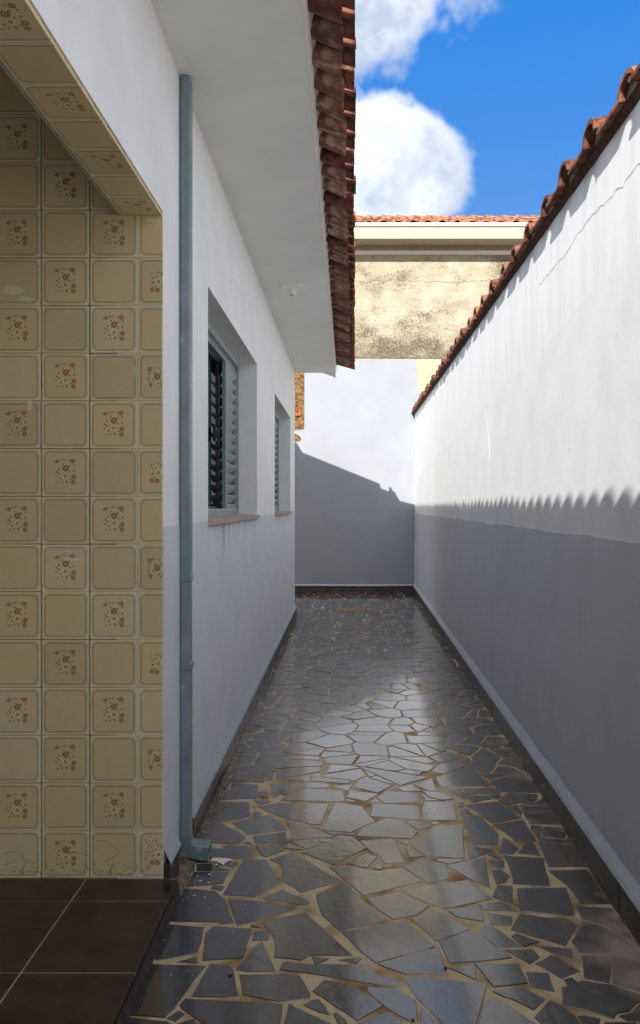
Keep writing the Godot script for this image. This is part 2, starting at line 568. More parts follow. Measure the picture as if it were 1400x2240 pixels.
# outline of a band from a0 to a1, straight at b0 and wavering round b1
func wavering(a0: float, a1: float, b0: float, b1: float, amount: float, step: float, seed_: float) -> PackedVector2Array:
	var out := PackedVector2Array([Vector2(a1, b0), Vector2(a0, b0)])
	var m := int(absf(a1 - a0) / step) + 1
	for i in m + 1:
		var a := lerpf(a0, a1, float(i) / m)
		out.append(Vector2(a, b1 + amount * (wobble.get_noise_2d(a * 1.3, seed_) + 0.35 * wobble.get_noise_2d(a * 9.0, seed_ + 4.0))))
	return out

# ---------------------------------------------------------------- ground
func build_ground() -> void:
	var b := Builder.new()
	b.quad(Vector3(-250, -0.06, 250), Vector3(250, -0.06, 250), Vector3(250, -0.06, -250), Vector3(-250, -0.06, -250), Vector3.UP)
	tag(obj("ground", b, M.earth), "bare brown earth that lies around and under the houses", "ground", "structure")

# ---------------------------------------------------------------- crazy paving
var path: Node3D
var near_slabs: Array[PackedVector2Array] = []

func path_right(z: float) -> float:
	return 0.817 - 0.0145 * z

func anticlockwise(p: PackedVector2Array) -> PackedVector2Array:
	if Geometry2D.is_polygon_clockwise(p):
		p.reverse()
	return p

# corners of one slab on the ground, x and z in millimetres
func traced(mm: Array) -> void:
	var p := PackedVector2Array()
	for k in range(0, mm.size(), 2):
		p.append(Vector2(mm[k], mm[k + 1]) * 0.001)
	near_slabs.append(anticlockwise(p))

func area(p: PackedVector2Array) -> float:
	var s := 0.0
	for k in p.size():
		s += p[k].cross(p[(k + 1) % p.size()])
	return absf(s) * 0.5

func perimeter(p: PackedVector2Array) -> float:
	var s := 0.0
	for k in p.size():
		s += p[k].distance_to(p[(k + 1) % p.size()])
	return s

func cut(p: PackedVector2Array, at: Vector2, n: Vector2) -> PackedVector2Array:
	var out := PackedVector2Array()
	for k in p.size():
		var a := p[k]
		var b := p[(k + 1) % p.size()]
		var da := (a - at).dot(n)
		var db := (b - at).dot(n)
		if da <= 0.0:
			out.append(a)
		if (da < 0.0 and db > 0.0) or (da > 0.0 and db < 0.0):
			out.append(a.lerp(b, da / (da - db)))
	return out

func middle(p: PackedVector2Array) -> Vector2:
	var c := Vector2.ZERO
	for q in p:
		c += q
	return c / p.size()

# broken slate laid at random: cells round scattered points, some broken again
func scattered_slabs() -> Array[PackedVector2Array]:
	var r := RandomNumberGenerator.new()
	r.seed = 4
	var pts: Array[Vector2] = []
	var z := 1.3
	while z > -11.6:
		var x := -2.6 if z < -8.8 else -0.75
		var s := 0.20 if z > -3.6 else 0.175
		while x < 1.25:
			pts.append(Vector2(x + r.randf_range(-0.42, 0.42) * s, z + r.randf_range(-0.42, 0.42) * s))
			x += s
		z -= s
	var walls := PackedVector2Array([Vector2(-0.542, 1.2), Vector2(path_right(1.2), 1.2), Vector2(path_right(BACK_Z), BACK_Z + 0.02), Vector2(-2.4, BACK_Z + 0.02), Vector2(-2.4, HOUSE_END - 0.02), Vector2(-0.572, HOUSE_END - 0.02), Vector2(-0.572, -2.66), Vector2(-0.542, -2.60)])
	walls = anticlockwise(walls)
	var grown: Array[PackedVector2Array] = []
	for p in near_slabs:
		var g := Geometry2D.offset_polygon(p, 0.007)
		grown.append(g[0] if g.size() else p)
	var out: Array[PackedVector2Array] = []
	for i in pts.size():
		var c := pts[i]
		var cell := PackedVector2Array([c + Vector2(-0.4, -0.4), c + Vector2(0.4, -0.4), c + Vector2(0.4, 0.4), c + Vector2(-0.4, 0.4)])
		for j in pts.size():
			if j != i and pts[j].distance_squared_to(c) < 0.4:
				cell = cut(cell, (c + pts[j]) * 0.5, (pts[j] - c).normalized())
		var pieces: Array[PackedVector2Array] = [cell]
		if r.randf() < 0.6:
			var dir := Vector2.from_angle(r.randf_range(0, TAU))
			var at := middle(cell) + Vector2(r.randf_range(-0.035, 0.035), r.randf_range(-0.035, 0.035))
			pieces = [cut(cell, at, dir), cut(cell, at, -dir)]
		for p0 in pieces:
			if p0.size() < 3:
				continue
			if r.randf() < 0.35:   # a corner knocked off
				var v := p0[r.randi() % p0.size()]
				var m := middle(p0)
				p0 = cut(p0, v.lerp(m, r.randf_range(0.12, 0.35)), (v - m).normalized().rotated(r.randf_range(-0.5, 0.5)))
			for p1 in Geometry2D.offset_polygon(anticlockwise(p0), -r.randf_range(0.003, 0.0075)):
				var parts: Array[PackedVector2Array] = [p1]
				var box := Rect2(p1[0], Vector2.ZERO)
				for q in p1:
					box = box.expand(q)
				if c.y > -4.2:
					for g in grown:
						var gb := Rect2(g[0], Vector2.ZERO)
						for q in g:
							gb = gb.expand(q)
						if not gb.intersects(box):
							continue
						var rest: Array[PackedVector2Array] = []
						for s in parts:
							var left := Geometry2D.clip_polygons(s, g)
							var holed := false
							for l in left:
								holed = holed or Geometry2D.is_polygon_clockwise(l)
							if not holed:
								for l in left:
									rest.append(l)
						parts = rest
				for s in parts:
					for t in Geometry2D.intersect_polygons(s, walls):
						if area(t) > (0.0012 if middle(t).y < -3.5 else 0.0025) and area(t) / pow(perimeter(t), 2) > 0.022:
							out.append(anticlockwise(t))
	return out

func slab_into(b: Builder, outline: PackedVector2Array, r: RandomNumberGenerator, fine: bool) -> void:
	var p := PackedVector2Array()
	for k in outline.size():
		var a := outline[k]
		var c := outline[(k + 1) % outline.size()]
		p.append(a)
		if fine:
			var m := int(a.distance_to(c) / 0.035)
			var side := (c - a).orthogonal().normalized()
			for i in range(1, m):
				p.append(a.lerp(c, float(i) / m) + side * r.randf_range(-0.0016, 0.0016))
	var idx := Geometry2D.triangulate_polygon(p)
	if idx.is_empty():
		p = outline
		idx = Geometry2D.triangulate_polygon(p)
	var mid := middle(p)
	var tilt := Vector2(r.randf_range(-1, 1), r.randf_range(-1, 1)) * 0.006
	var lift := r.randf_range(-0.0008, 0.0012)
	var top := []
	var rim := []
	for k in p.size():
		var e1 := (p[k] - p[(k + p.size() - 1) % p.size()]).normalized()
		var e2 := (p[(k + 1) % p.size()] - p[k]).normalized()
		var inward := -(e1.orthogonal() + e2.orthogonal())
		if inward.length() < 0.1:
			inward = -e1.orthogonal()
		inward = inward.normalized()
		if Geometry2D.is_polygon_clockwise(p):
			inward = -inward
		var q := p[k] + inward * 0.0016
		var h := lift + tilt.dot(p[k] - mid)
		top.append(Vector3(q.x, h, q.y))
		rim.append(Vector3(p[k].x, h - 0.0010, p[k].y))
	for k in range(0, idx.size(), 3):
		b.tri(top[idx[k]], top[idx[k + 1]], top[idx[k + 2]], Vector3.UP)
	for k in p.size():
		var j := (k + 1) % p.size()
		var d := p[j] - p[k]
		var out := Vector3(d.y, 0, -d.x)
		if (Vector3(mid.x, 0, mid.y) - rim[k]).dot(out) > 0.0:
			out = -out
		b.quad(top[k], top[j], rim[j], rim[k], out + Vector3.UP * 0.5 * out.length())
		b.quad(rim[k], rim[j], rim[j] + Vector3.DOWN * 0.012, rim[k] + Vector3.DOWN * 0.012, out)

func in_frame(p: PackedVector2Array) -> bool:
	for q in p:
		var d := -q.y
		if d > 0.5:
			var x := 757 + q.x * 1683 / d
			var y := 1106 + EYE * 1683 / d
			if x > 0 and x < 1400 and y < 2240:
				return true
	return false

func build_path() -> void:
	path = thing("path", "long narrow path of broken dark slate slabs in tan mortar between the white house and the wall", "path", Vector3(0, 0, 0), "structure")
	var bed := Builder.new()
	var rows := 60
	for i in rows:
		var z0 := lerpf(1.2, BACK_Z, float(i) / rows)
		var z1 := lerpf(1.2, BACK_Z, float(i + 1) / rows)
		bed.quad(Vector3(-2.4, -0.0018, z0), Vector3(path_right(z0) + 0.03, -0.0018, z0), Vector3(path_right(z1) + 0.03, -0.0018, z1), Vector3(-2.4, -0.0018, z1), Vector3.UP)
	obj("mortar_bed", bed, M.grout, path)
	var front := Builder.new()  # unseen pale yard behind the camera, added to bounce sunlight into the path
	front.quad(Vector3(-8, -0.004, 14.0), Vector3(0.87, -0.004, 14.0), Vector3(0.87, -0.004, 1.2), Vector3(-8, -0.004, 1.2), Vector3.UP)
	obj("bounce_yard", front, M.concrete, path)
	trace_near_slabs()
	var all: Array = []
	for p in near_slabs:
		all.append([p, true])
	for p in scattered_slabs():
		all.append([p, false])
	var seen := []
	var rest := []
	for s in all:
		if in_frame(s[0]):
			var m := middle(s[0])
			seen.append([area(s[0]) / pow(m.y * m.y, 1.5), s[0], -m.y])
		else:
			rest.append(s[0])
	seen.sort_custom(func(a, b): return a[0] > b[0])
	var r := RandomNumberGenerator.new()
	r.seed = 9
	for k in mini(300, seen.size()):
		var b := Builder.new()
		slab_into(b, seen[k][1], r, seen[k][2] < 5.0)
		obj("paving_slab", b, slab_mats[r.randi() % slab_mats.size()], path)
	for k in range(300, seen.size()):
		rest.append(seen[k][1])
	var far := Builder.new()
	var far2 := Builder.new()
	for p in rest:
		slab_into(far if r.randf() < 0.5 else far2, p, r, false)
	obj("smaller_paving_slabs", far, slab_mats[0], path, "stuff")
	obj("smaller_paving_slabs", far2, slab_mats[2], path, "stuff")
	print("slabs in view ", seen.size(), " others ", rest.size())
	# dust and stains that lie on the slabs
	stain("dust_patch", [[0.90, -2.32, 0.20], [0.80, -2.20, 0.16], [0.85, -2.08, 0.17]], rgb(170, 152, 142), 0.75, 201)
	stain("dust_patch", [[0.86, -3.62, 0.10], [0.87, -3.05, 0.07], [0.88, -4.15, 0.08]], rgb(176, 160, 150), 0.7, 202)
	stain("rust_stain", [[0.02, -9.45, 0.20], [0.25, -9.5, 0.16]], rgb(176, 128, 78), 0.5, 203)
	stain("red_earth_streak", [[-0.3, -11.22, 0.16], [0.1, -11.25, 0.2], [0.5, -11.22, 0.2]], rgb(120, 66, 50), 0.8, 204)

func stain(called: String, spots: Array, color: Color, strength: float, seed_: int) -> void:
	var box := Rect2(spots[0][0], spots[0][1], 0, 0)
	for s in spots:
		box = box.expand(Vector2(s[0] - s[2] * 1.3, s[1] - s[2] * 1.3)).expand(Vector2(s[0] + s[2] * 1.3, s[1] + s[2] * 1.3))
	box.end.x = minf(box.end.x, path_right(box.position.y) - 0.002)
	var f := noise(seed_, 9.0, 4)
	var img := Image.create(128, 128, false, Image.FORMAT_RGBA8)
	for y in 128:
		for x in 128:
			var p := box.position + box.size * Vector2((x + 0.5) / 128, (y + 0.5) / 128)
			var a := 0.0
			for s in spots:
				a = maxf(a, 1.0 - p.distance_to(Vector2(s[0], s[1])) / s[2] * 0.9)
			a = clampf(a * 1.1 + f.get_noise_2d(p.x, p.y) * 0.55, 0.0, 1.0)
			var border: float = minf(minf(x, 127 - y) if true else 0, minf(127 - x, y)) / 10.0
			if box.end.x > path_right(box.position.y) - 0.01:
				border = minf(minf(x, 127 - y), y) / 10.0
			img.set_pixel(x, y, Color(color, a * strength * clampf(border, 0, 1)))
	var m := StandardMaterial3D.new()
	m.albedo_texture = ImageTexture.create_from_image(img)
	m.transparency = BaseMaterial3D.TRANSPARENCY_ALPHA
	m.roughness = 0.9
	var b := Builder.new()
	var y := 0.0045
	b.quad_uv(Vector3(box.position.x, y, box.position.y), Vector3(box.end.x, y, box.position.y), Vector3(box.end.x, y, box.end.y), Vector3(box.position.x, y, box.end.y), Vector3.UP,
		Vector2(0, 0), Vector2(1, 0), Vector2(1, 1), Vector2(0, 1))
	obj(called, b, m, path)

# ---------------------------------------------------------------- porch floor
func build_porch_floor() -> void:
	var p := thing("porch_floor", "raised porch floor of dark brown tiles with tan joints at lower left", "floor", Vector3(-1.4, 0, -0.7), "structure")
	var base := p.position
	var b := Builder.new()
	b.box(Vector3(-2.4, -0.05, -2.519), Vector3(-0.549, 0.0582, 2.44))
	part("porch_slab", b, M.porch_joint, p, base)
	var xs := [-0.5465, -0.85, -1.155, -1.46, -1.765, -2.07, -2.375]
	var zs := [-2.517, -2.376, -2.011, -1.646, -1.281, -0.916, -0.551, -0.186, 0.179, 0.544, 0.909, 1.274, 1.639, 2.004, 2.369]
	for i in xs.size() - 1:
		for j in zs.size() - 1:
			var t := Builder.new()
			t.soft_box(Vector3(xs[i + 1] + 0.002, 0.046, zs[j] + 0.002), Vector3(xs[i] - 0.002, 0.06 + rng.randf_range(-0.0006, 0.0006), zs[j + 1] - 0.002), 0.0015)
			part("floor_tile", t, M.porch_tile, p, base)
	var e := Builder.new()
	var step := 0.06
	var z := -2.515
	while z < 2.4:
		var a := 0.003 * wobble.get_noise_2d(z * 6.0, 1.0)
		var c := 0.003 * wobble.get_noise_2d((z + step) * 6.0, 1.0)
		e.quad(Vector3(-0.546 + a * 0.4, 0.052, z), Vector3(-0.546 + c * 0.4, 0.052, z + step), Vector3(-0.541 + c, -0.01, z + step), Vector3(-0.541 + a, -0.01, z), Vector3(1, 0.1, 0))
		z += step
	part("step_face", e, M.porch_side, p, base)

# ---------------------------------------------------------------- house
var house: Node3D
var hb := Vector3(-1.8, 0, -2.0)

func wall_tile_mesh(w: float, uv_turn: int) -> ArrayMesh:
	# front at z = 0.008, lower left corner at the origin
	var b := Builder.new()
	var s := 0.1545
	var r := 0.0012
	var uv := func(x: float, y: float) -> Vector2:
		var q := Vector2(x / s, 1.0 - y / s)
		return q if uv_turn == 0 else Vector2(q.y, 1.0 - q.x) if uv_turn == 1 else Vector2(1.0 - q.y, q.x)
	var lo := [Vector3(0, 0, 0), Vector3(w, 0, 0), Vector3(w, s, 0), Vector3(0, s, 0)]
	var mid := []
	var top := []
	for p in lo:
		mid.append(Vector3(p.x, p.y, 0.008 - r))
		top.append(Vector3(clampf(p.x, r, w - r), clampf(p.y, r, s - r), 0.008))
	b.quad_uv(top[0], top[1], top[2], top[3], Vector3.BACK, uv.call(top[0].x, top[0].y), uv.call(top[1].x, top[1].y), uv.call(top[2].x, top[2].y), uv.call(top[3].x, top[3].y))
	for k in 4:
		var j := (k + 1) % 4
		var out := Vector3(lo[k].y - lo[j].y, lo[j].x - lo[k].x, 0) * -1.0
		for pair in [[top, mid], [mid, lo]]:
			var a: Vector3 = pair[0][k]
			var c: Vector3 = pair[0][j]
			var d: Vector3 = pair[1][j]
			var e: Vector3 = pair[1][k]
			b.quad_uv(a, c, d, e, out + Vector3(0, 0, 0.05), uv.call(a.x, a.y), uv.call(c.x, c.y), uv.call(d.x, d.y), uv.call(e.x, e.y))
	return b.mesh()

func build_house() -> void:
	house = thing("house", "single storey white house on the left with grey dado, deep eave and flowered porch tiles", "house", hb)
	var x0 := HOUSE_X - 0.15
	var top := 2.83
	# the long wall with its two window openings
	var w := Builder.new()
	var front := 2.6
	var holes := [[-3.344, -5.18, SILL, 2.235], [-6.47, -8.28, SILL, 2.226]]
	var z := -2.523
	for h in holes:
		w.box(Vector3(x0, 0, h[0]), Vector3(HOUSE_X, top, z))
		w.box(Vector3(x0, 0, h[1]), Vector3(HOUSE_X, h[2], h[0]))
		w.box(Vector3(x0, h[3], h[1]), Vector3(HOUSE_X, top, h[0]))
		z = h[1]
	w.box(Vector3(x0, 0, HOUSE_END), Vector3(HOUSE_X, top, z))
	w.box(Vector3(x0, 2.243, -2.523), Vector3(HOUSE_X, top, 2.45))       # beam over the porch opening
	w.box(Vector3(x0, 0, 2.45), Vector3(HOUSE_X, top, front))           # corner pillar of the porch
	w.box(Vector3(-2.4, 0, 2.45), Vector3(x0, top, front))           # its street side
	part("wall", w, M.white, house, hb)
	# rooms behind it
	var inner := Builder.new()
	inner.box(Vector3(-3.55, 0, HOUSE_END), Vector3(x0, top, HOUSE_END + 0.15))
	inner.box(Vector3(-3.55, 0, HOUSE_END + 0.15), Vector3(-3.40, top, front - 0.15))
	inner.box(Vector3(-3.40, 0, front - 0.15), Vector3(-2.4, top, front))
	inner.box(Vector3(-2.52, 0, TILED_Z - 0.003), Vector3(-2.4, top, front - 0.15))
	part("inner_wall", inner, M.room, house, hb)
	var fl := Builder.new()
	fl.box(Vector3(-3.40, -0.05, HOUSE_END + 0.15), Vector3(x0, 0.02, TILED_Z - 0.16))
	part("room_floor", fl, M.room, house, hb)
	# grey dado with the brushed upper edge
	for seg in [[HOUSE_END + 0.001, -2.522, 0.118, SILL - 0.002]]:
		part("grey_dado", plate(wavering(seg[0], seg[1], seg[2], seg[3], 0.006, 0.05, 2.0), Vector3(HOUSE_X, 0, 0), Vector3(0, 0, 1), Vector3.UP, Vector3.RIGHT, 0.002), M.grey, house, hb)
	part("crack", crack([Vector2(-3.9, 2.42), Vector2(-4.15, 2.50), Vector2(-4.4, 2.49), Vector2(-4.7, 2.58)], Vector3(0, 0, 1), Vector3.UP, Vector3(HOUSE_X, 0, 0), Vector3.RIGHT, 0.0014, 61), M.faint_crack, house, hb)
	part("crack", crack([Vector2(-5.35, 1.9), Vector2(-5.5, 1.75), Vector2(-5.6, 1.5), Vector2(-5.75, 1.4)], Vector3(0, 0, 1), Vector3.UP, Vector3(HOUSE_X, 0, 0), Vector3.RIGHT, 0.0014, 62), M.faint_crack, house, hb)
	skirting(house, hb)
	# tiled porch wall
	var tw := part("tiled_wall", null, M.tile_bed, house, hb)
	var body := Builder.new()
	body.box(Vector3(-2.4, 0, TILED_Z - 0.15), Vector3(HOUSE_X - 0.001, top, TILED_Z - 0.008))
	tw.mesh = body.mesh()
	var full := wall_tile_mesh(0.1545, 0)
	var cut_plain := wall_tile_mesh(0.0795, 0)
	var turned := [wall_tile_mesh(0.0795, 1), wall_tile_mesh(0.0795, 2)]
	var xs := [-0.681, -0.838, -0.9965, -1.155, -1.313, -1.471, -1.629, -1.787, -1.945]
	for row in 18:
		for col in xs.size():
			var flower: bool = (row + col) % 2 == 0
			var m := obj("wall_tile", full if col else (turned[(row / 2) % 2] if flower else cut_plain), null, tw)
			var key := ("flower%d" if flower else "plain%d") % (rng.randi() % 5)
			if row == 0 and col < 5:
				key = ("cracked_flower%d" if flower else "cracked%d") % (col % 3)
			m.material_override = tile_mats[key]
			m.position = Vector3(xs[col] + rng.randf_range(-0.0008, 0.0008), 0.0605 + row * 0.1563 + rng.randf_range(-0.0008, 0.0008), TILED_Z - 0.008 + rng.randf_range(-0.0005, 0.0005))
			m.rotation = Vector3(rng.randf_range(-0.004, 0.004), rng.randf_range(-0.004, 0.004), rng.randf_range(-0.004, 0.004))
	# tiles under the beam
	var bt := part("beam_lining", null, M.tile_bed, house, hb)
	var bb := Builder.new()
	bb.box(Vector3(x0 + 0.012, 2.236, TILED_Z), Vector3(HOUSE_X - 0.002, 2.2425, 2.44))
	bt.mesh = bb.mesh()
	var under := wall_tile_mesh(0.134, 0)
	for k in 31:
		var flower := k % 2 == 0
		var m := obj("wall_tile", under, tile_mats[("flower%d" if flower else "plain%d") % (rng.randi() % 5)], bt)
		m.basis = Basis(Vector3(1, 0, 0), Vector3(0, 0, 1), Vector3(0, -1, 0))
		m.position = Vector3(x0 + 0.014, 2.236, TILED_Z + 0.002 + k * 0.157)
	var lip := Builder.new()
	lip.soft_box(Vector3(x0 + 0.001, 2.229, TILED_Z), Vector3(x0 + 0.012, 2.26, 2.44), 0.003)
	part("beam_edge_trim", lip, M.cream_trim, house, hb)
	for k in 17:  # unseen dark boards, added to darken the top of the porch wall
		var cb := Builder.new()
		cb.soft_box(Vector3(-2.398 + k * 0.097, 2.800, TILED_Z + 0.01), Vector3(-2.303 + k * 0.097, 2.828, 2.44), 0.004)
		part("added_ceiling_board", cb, M.added_ceiling_wood, house, hb)
	# soffit, which ends askew past the wall
	var so := PackedVector2Array([Vector2(-3.55, front), Vector2(-0.135, front), Vector2(-0.128, -9.30), Vector2(-0.283, HOUSE_END), Vector2(-3.55, HOUSE_END)])
	part("soffit", plate(so, Vector3(0, 2.90, 0), Vector3(1, 0, 0), Vector3(0, 0, 1), Vector3.DOWN, 0.07), M.soffit, house, hb)
	var fa := Builder.new()
	var f0 := [Vector3(-0.134, 2.8285, front), Vector3(-0.120, 2.872, front), Vector3(-0.140, 2.872, front), Vector3(-0.154, 2.834, front)]
	var f1 := []
	for p in f0:
		f1.append(Vector3(p.x + 0.007, p.y + (-0.003 if p.y < 2.84 else 0.068), -9.32))
	for k in 4:
		var j := (k + 1) % 4
		fa.quad(f0[k], f0[j], f1[j], f1[k], [Vector3.RIGHT, Vector3.UP, Vector3.LEFT, Vector3.DOWN][k])
	fa.quad(f1[0], f1[1], f1[2], f1[3], Vector3.FORWARD)
	fa.quad(f0[0], f0[1], f0[2], f0[3], Vector3.BACK)
	part("fascia", fa, M.trim, house, hb)
	build_roof()
	louvred_window(-3.344, -5.18, SILL, 2.235)
	louvred_window(-6.47, -8.28, SILL, 2.226)

func skirting(parent: Node3D, base: Vector3) -> void:
	# slate skirting pieces and the painted mortar fillet above them
	var z := -2.90
	while z > HOUSE_END + 0.05:
		var l := minf(0.42, z - HOUSE_END)
		var b := Builder.new()
		b.soft_box(Vector3(HOUSE_X, -0.005, z - l + 0.0015), Vector3(HOUSE_X + 0.025 + rng.randf_range(-0.001, 0.001), 0.098 + rng.randf_range(-0.002, 0.002), z - 0.0015), 0.002)
		part("skirting_piece", b, M.skirting, parent, base)
		z -= l
	var s := Builder.new()
	s.soft_box(Vector3(HOUSE_X, -0.005, -2.66), Vector3(HOUSE_X + 0.024, 0.10, -2.525), 0.003)
	part("skirting_piece", s, M.skirting, parent, base)
	part("paint_fillet", fillet(HOUSE_X, 1.0, -2.90, HOUSE_END, 0.1), M.fillet, parent, base)
	part("paint_fillet", fillet(HOUSE_X, 1.0, -2.526, -2.68, 0.102), M.fillet, parent, base)

func fillet(x: float, s: float, z0: float, z1: float, y: float) -> Builder:
	var b := Builder.new()
	var m := maxi(2, int(absf(z1 - z0) / 0.05))
	var rows := []
	for i in m + 1:
		var z := lerpf(z0, z1, float(i) / m)
		var k := wobble.get_noise_2d(z * 7.0, 30.0 + x)
		var k2 := wobble.get_noise_2d(z * 21.0, 60.0 + x)
		rows.append([Vector3(x + s * 0.0258, y - 0.003 + 0.002 * k2, z), Vector3(x + s * 0.020, y + 0.012 + 0.004 * k, z), Vector3(x + s * 0.0075, y + 0.032 + 0.008 * k + 0.004 * k2, z), Vector3(x, y + 0.045 + 0.010 * k + 0.006 * k2, z)])
	for i in m:
		for k in 3:
			b.quad(rows[i][k], rows[i + 1][k], rows[i + 1][k + 1], rows[i][k + 1], Vector3(s, 0.5, 0))
	for e in [0, m]:
		var r = rows[e]
		b.quad(r[0], r[1], r[2], r[3], Vector3(0, 0, 1 if e == 0 else -1))
	return b

# one clay tile: a flat pan and a half round barrel side by side. The lower front edge lies on x = 0, the tile climbs towards -x, and takes up z from 0 to -period
func clay_tile(period: float, barrel: float, height: float, thick: float, length: float, slope: float, cuts := 3) -> Builder:
	var b := Builder.new()
	var sec: Array[Vector2] = []
	var pan := period - barrel
	sec.append(Vector2(-0.006, 0.010))
	sec.append(Vector2(0.004, 0.001))
	sec.append(Vector2(pan * 0.5, -0.002))
	sec.append(Vector2(pan - 0.004, 0.0))
	for k in 11:
		var a := PI * (1.0 - k / 10.0)
		sec.append(Vector2(pan + barrel * 0.5 + cos(a) * barrel * 0.5, 0.004 + height * pow(sin(a), 0.75)))
	sec.append(Vector2(period + 0.010, 0.016))
	var nn: Array[Vector2] = []
	for k in sec.size():
		var t := (sec[mini(k + 1, sec.size() - 1)] - sec[maxi(k - 1, 0)]).normalized()
		nn.append(Vector2(-t.y, t.x))
	var at := func(k: int, l: float, h: float) -> Vector3:
		var p := sec[k] + nn[k] * h
		return Vector3(-l * cos(slope), p.y + l * sin(slope), -p.x)
	for c in cuts:
		var l0 := length * c / cuts
		var l1 := length * (c + 1) / cuts
		for k in sec.size() - 1:
			var n0 := Vector3(sin(slope) * nn[k].y, cos(slope) * nn[k].y, -nn[k].x)
			var n1 := Vector3(sin(slope) * nn[k + 1].y, cos(slope) * nn[k + 1].y, -nn[k + 1].x)
			b.smooth_quad(at.call(k, l0, thick), at.call(k + 1, l0, thick), at.call(k + 1, l1, thick), at.call(k, l1, thick), n0, n1, n1, n0)
			b.smooth_quad(at.call(k, l0, 0.0), at.call(k + 1, l0, 0.0), at.call(k + 1, l1, 0.0), at.call(k, l1, 0.0), -n0, -n1, -n1, -n0)
	for k in sec.size() - 1:
		b.quad(at.call(k, 0.0, 0.0), at.call(k + 1, 0.0, 0.0), at.call(k + 1, 0.0, thick), at.call(k, 0.0, thick), Vector3.RIGHT)
		b.quad(at.call(k, length, 0.0), at.call(k + 1, length, 0.0), at.call(k + 1, length, thick), at.call(k, length, thick), Vector3.LEFT)
	for e in [0, sec.size() - 1]:
		b.quad(at.call(e, 0.0, 0.0), at.call(e, length, 0.0), at.call(e, length, thick), at.call(e, 0.0, thick), Vector3(0, 0, 1 if e == 0 else -1))
	return b

# a half round tile: side = 1 arches up (a cover), side = -1 hangs down (a channel). Its front end lies on x = 0 and it climbs towards -x
func half_round(width: float, height: float, thick: float, length: float, slope: float, side: float) -> Builder:
	var b := Builder.new()
	var n := 12
	var at := func(k: int, l: float, h: float) -> Vector3:
		var a := PI * k / n
		var g := 1.0 - 0.12 * l / length * (1.0 if side > 0.0 else -0.4)
		return Vector3(-l * cos(slope), side * pow(sin(a), 0.8 if side > 0.0 else 0.4) * (height + h) * g + l * sin(slope), cos(a) * (width * 0.5 + h) * g)
	var nrm := func(k: int) -> Vector3:
		var a := PI * k / n
		var v := Vector3(0, side * sin(a) / height, cos(a) / (width * 0.5)).normalized()
		return Vector3(v.y * sin(slope), v.y * cos(slope), v.z)
	for c in 3:
		var l0 := length * c / 3.0
		var l1 := length * (c + 1) / 3.0
		for k in n:
			var n0: Vector3 = nrm.call(k)
			var n1: Vector3 = nrm.call(k + 1)
			b.smooth_quad(at.call(k, l0, thick), at.call(k + 1, l0, thick), at.call(k + 1, l1, thick), at.call(k, l1, thick), n0, n1, n1, n0)
			b.smooth_quad(at.call(k, l0, 0.0), at.call(k + 1, l0, 0.0), at.call(k + 1, l1, 0.0), at.call(k, l1, 0.0), -n0, -n1, -n1, -n0)
	for k in n:
		b.quad(at.call(k, 0.0, 0.0), at.call(k + 1, 0.0, 0.0), at.call(k + 1, 0.0, thick), at.call(k, 0.0, thick), Vector3.RIGHT)
		b.quad(at.call(k, length, 0.0), at.call(k + 1, length, 0.0), at.call(k + 1, length, thick), at.call(k, length, thick), Vector3.LEFT)
	for e in [0, n]:
		b.quad(at.call(e, 0.0, 0.0), at.call(e, length, 0.0), at.call(e, length, thick), at.call(e, 0.0, thick), Vector3(0, -side, 0))
	return b

const PITCH := 0.385   # slope of the roof, radians

func tip_x(z: float) -> float:
	return -0.010 - 0.0110 * z

func eave_drop(z: float) -> float:
	return -0.065 * clampf(1.0 + z / 9.0, 0.0, 1.2)

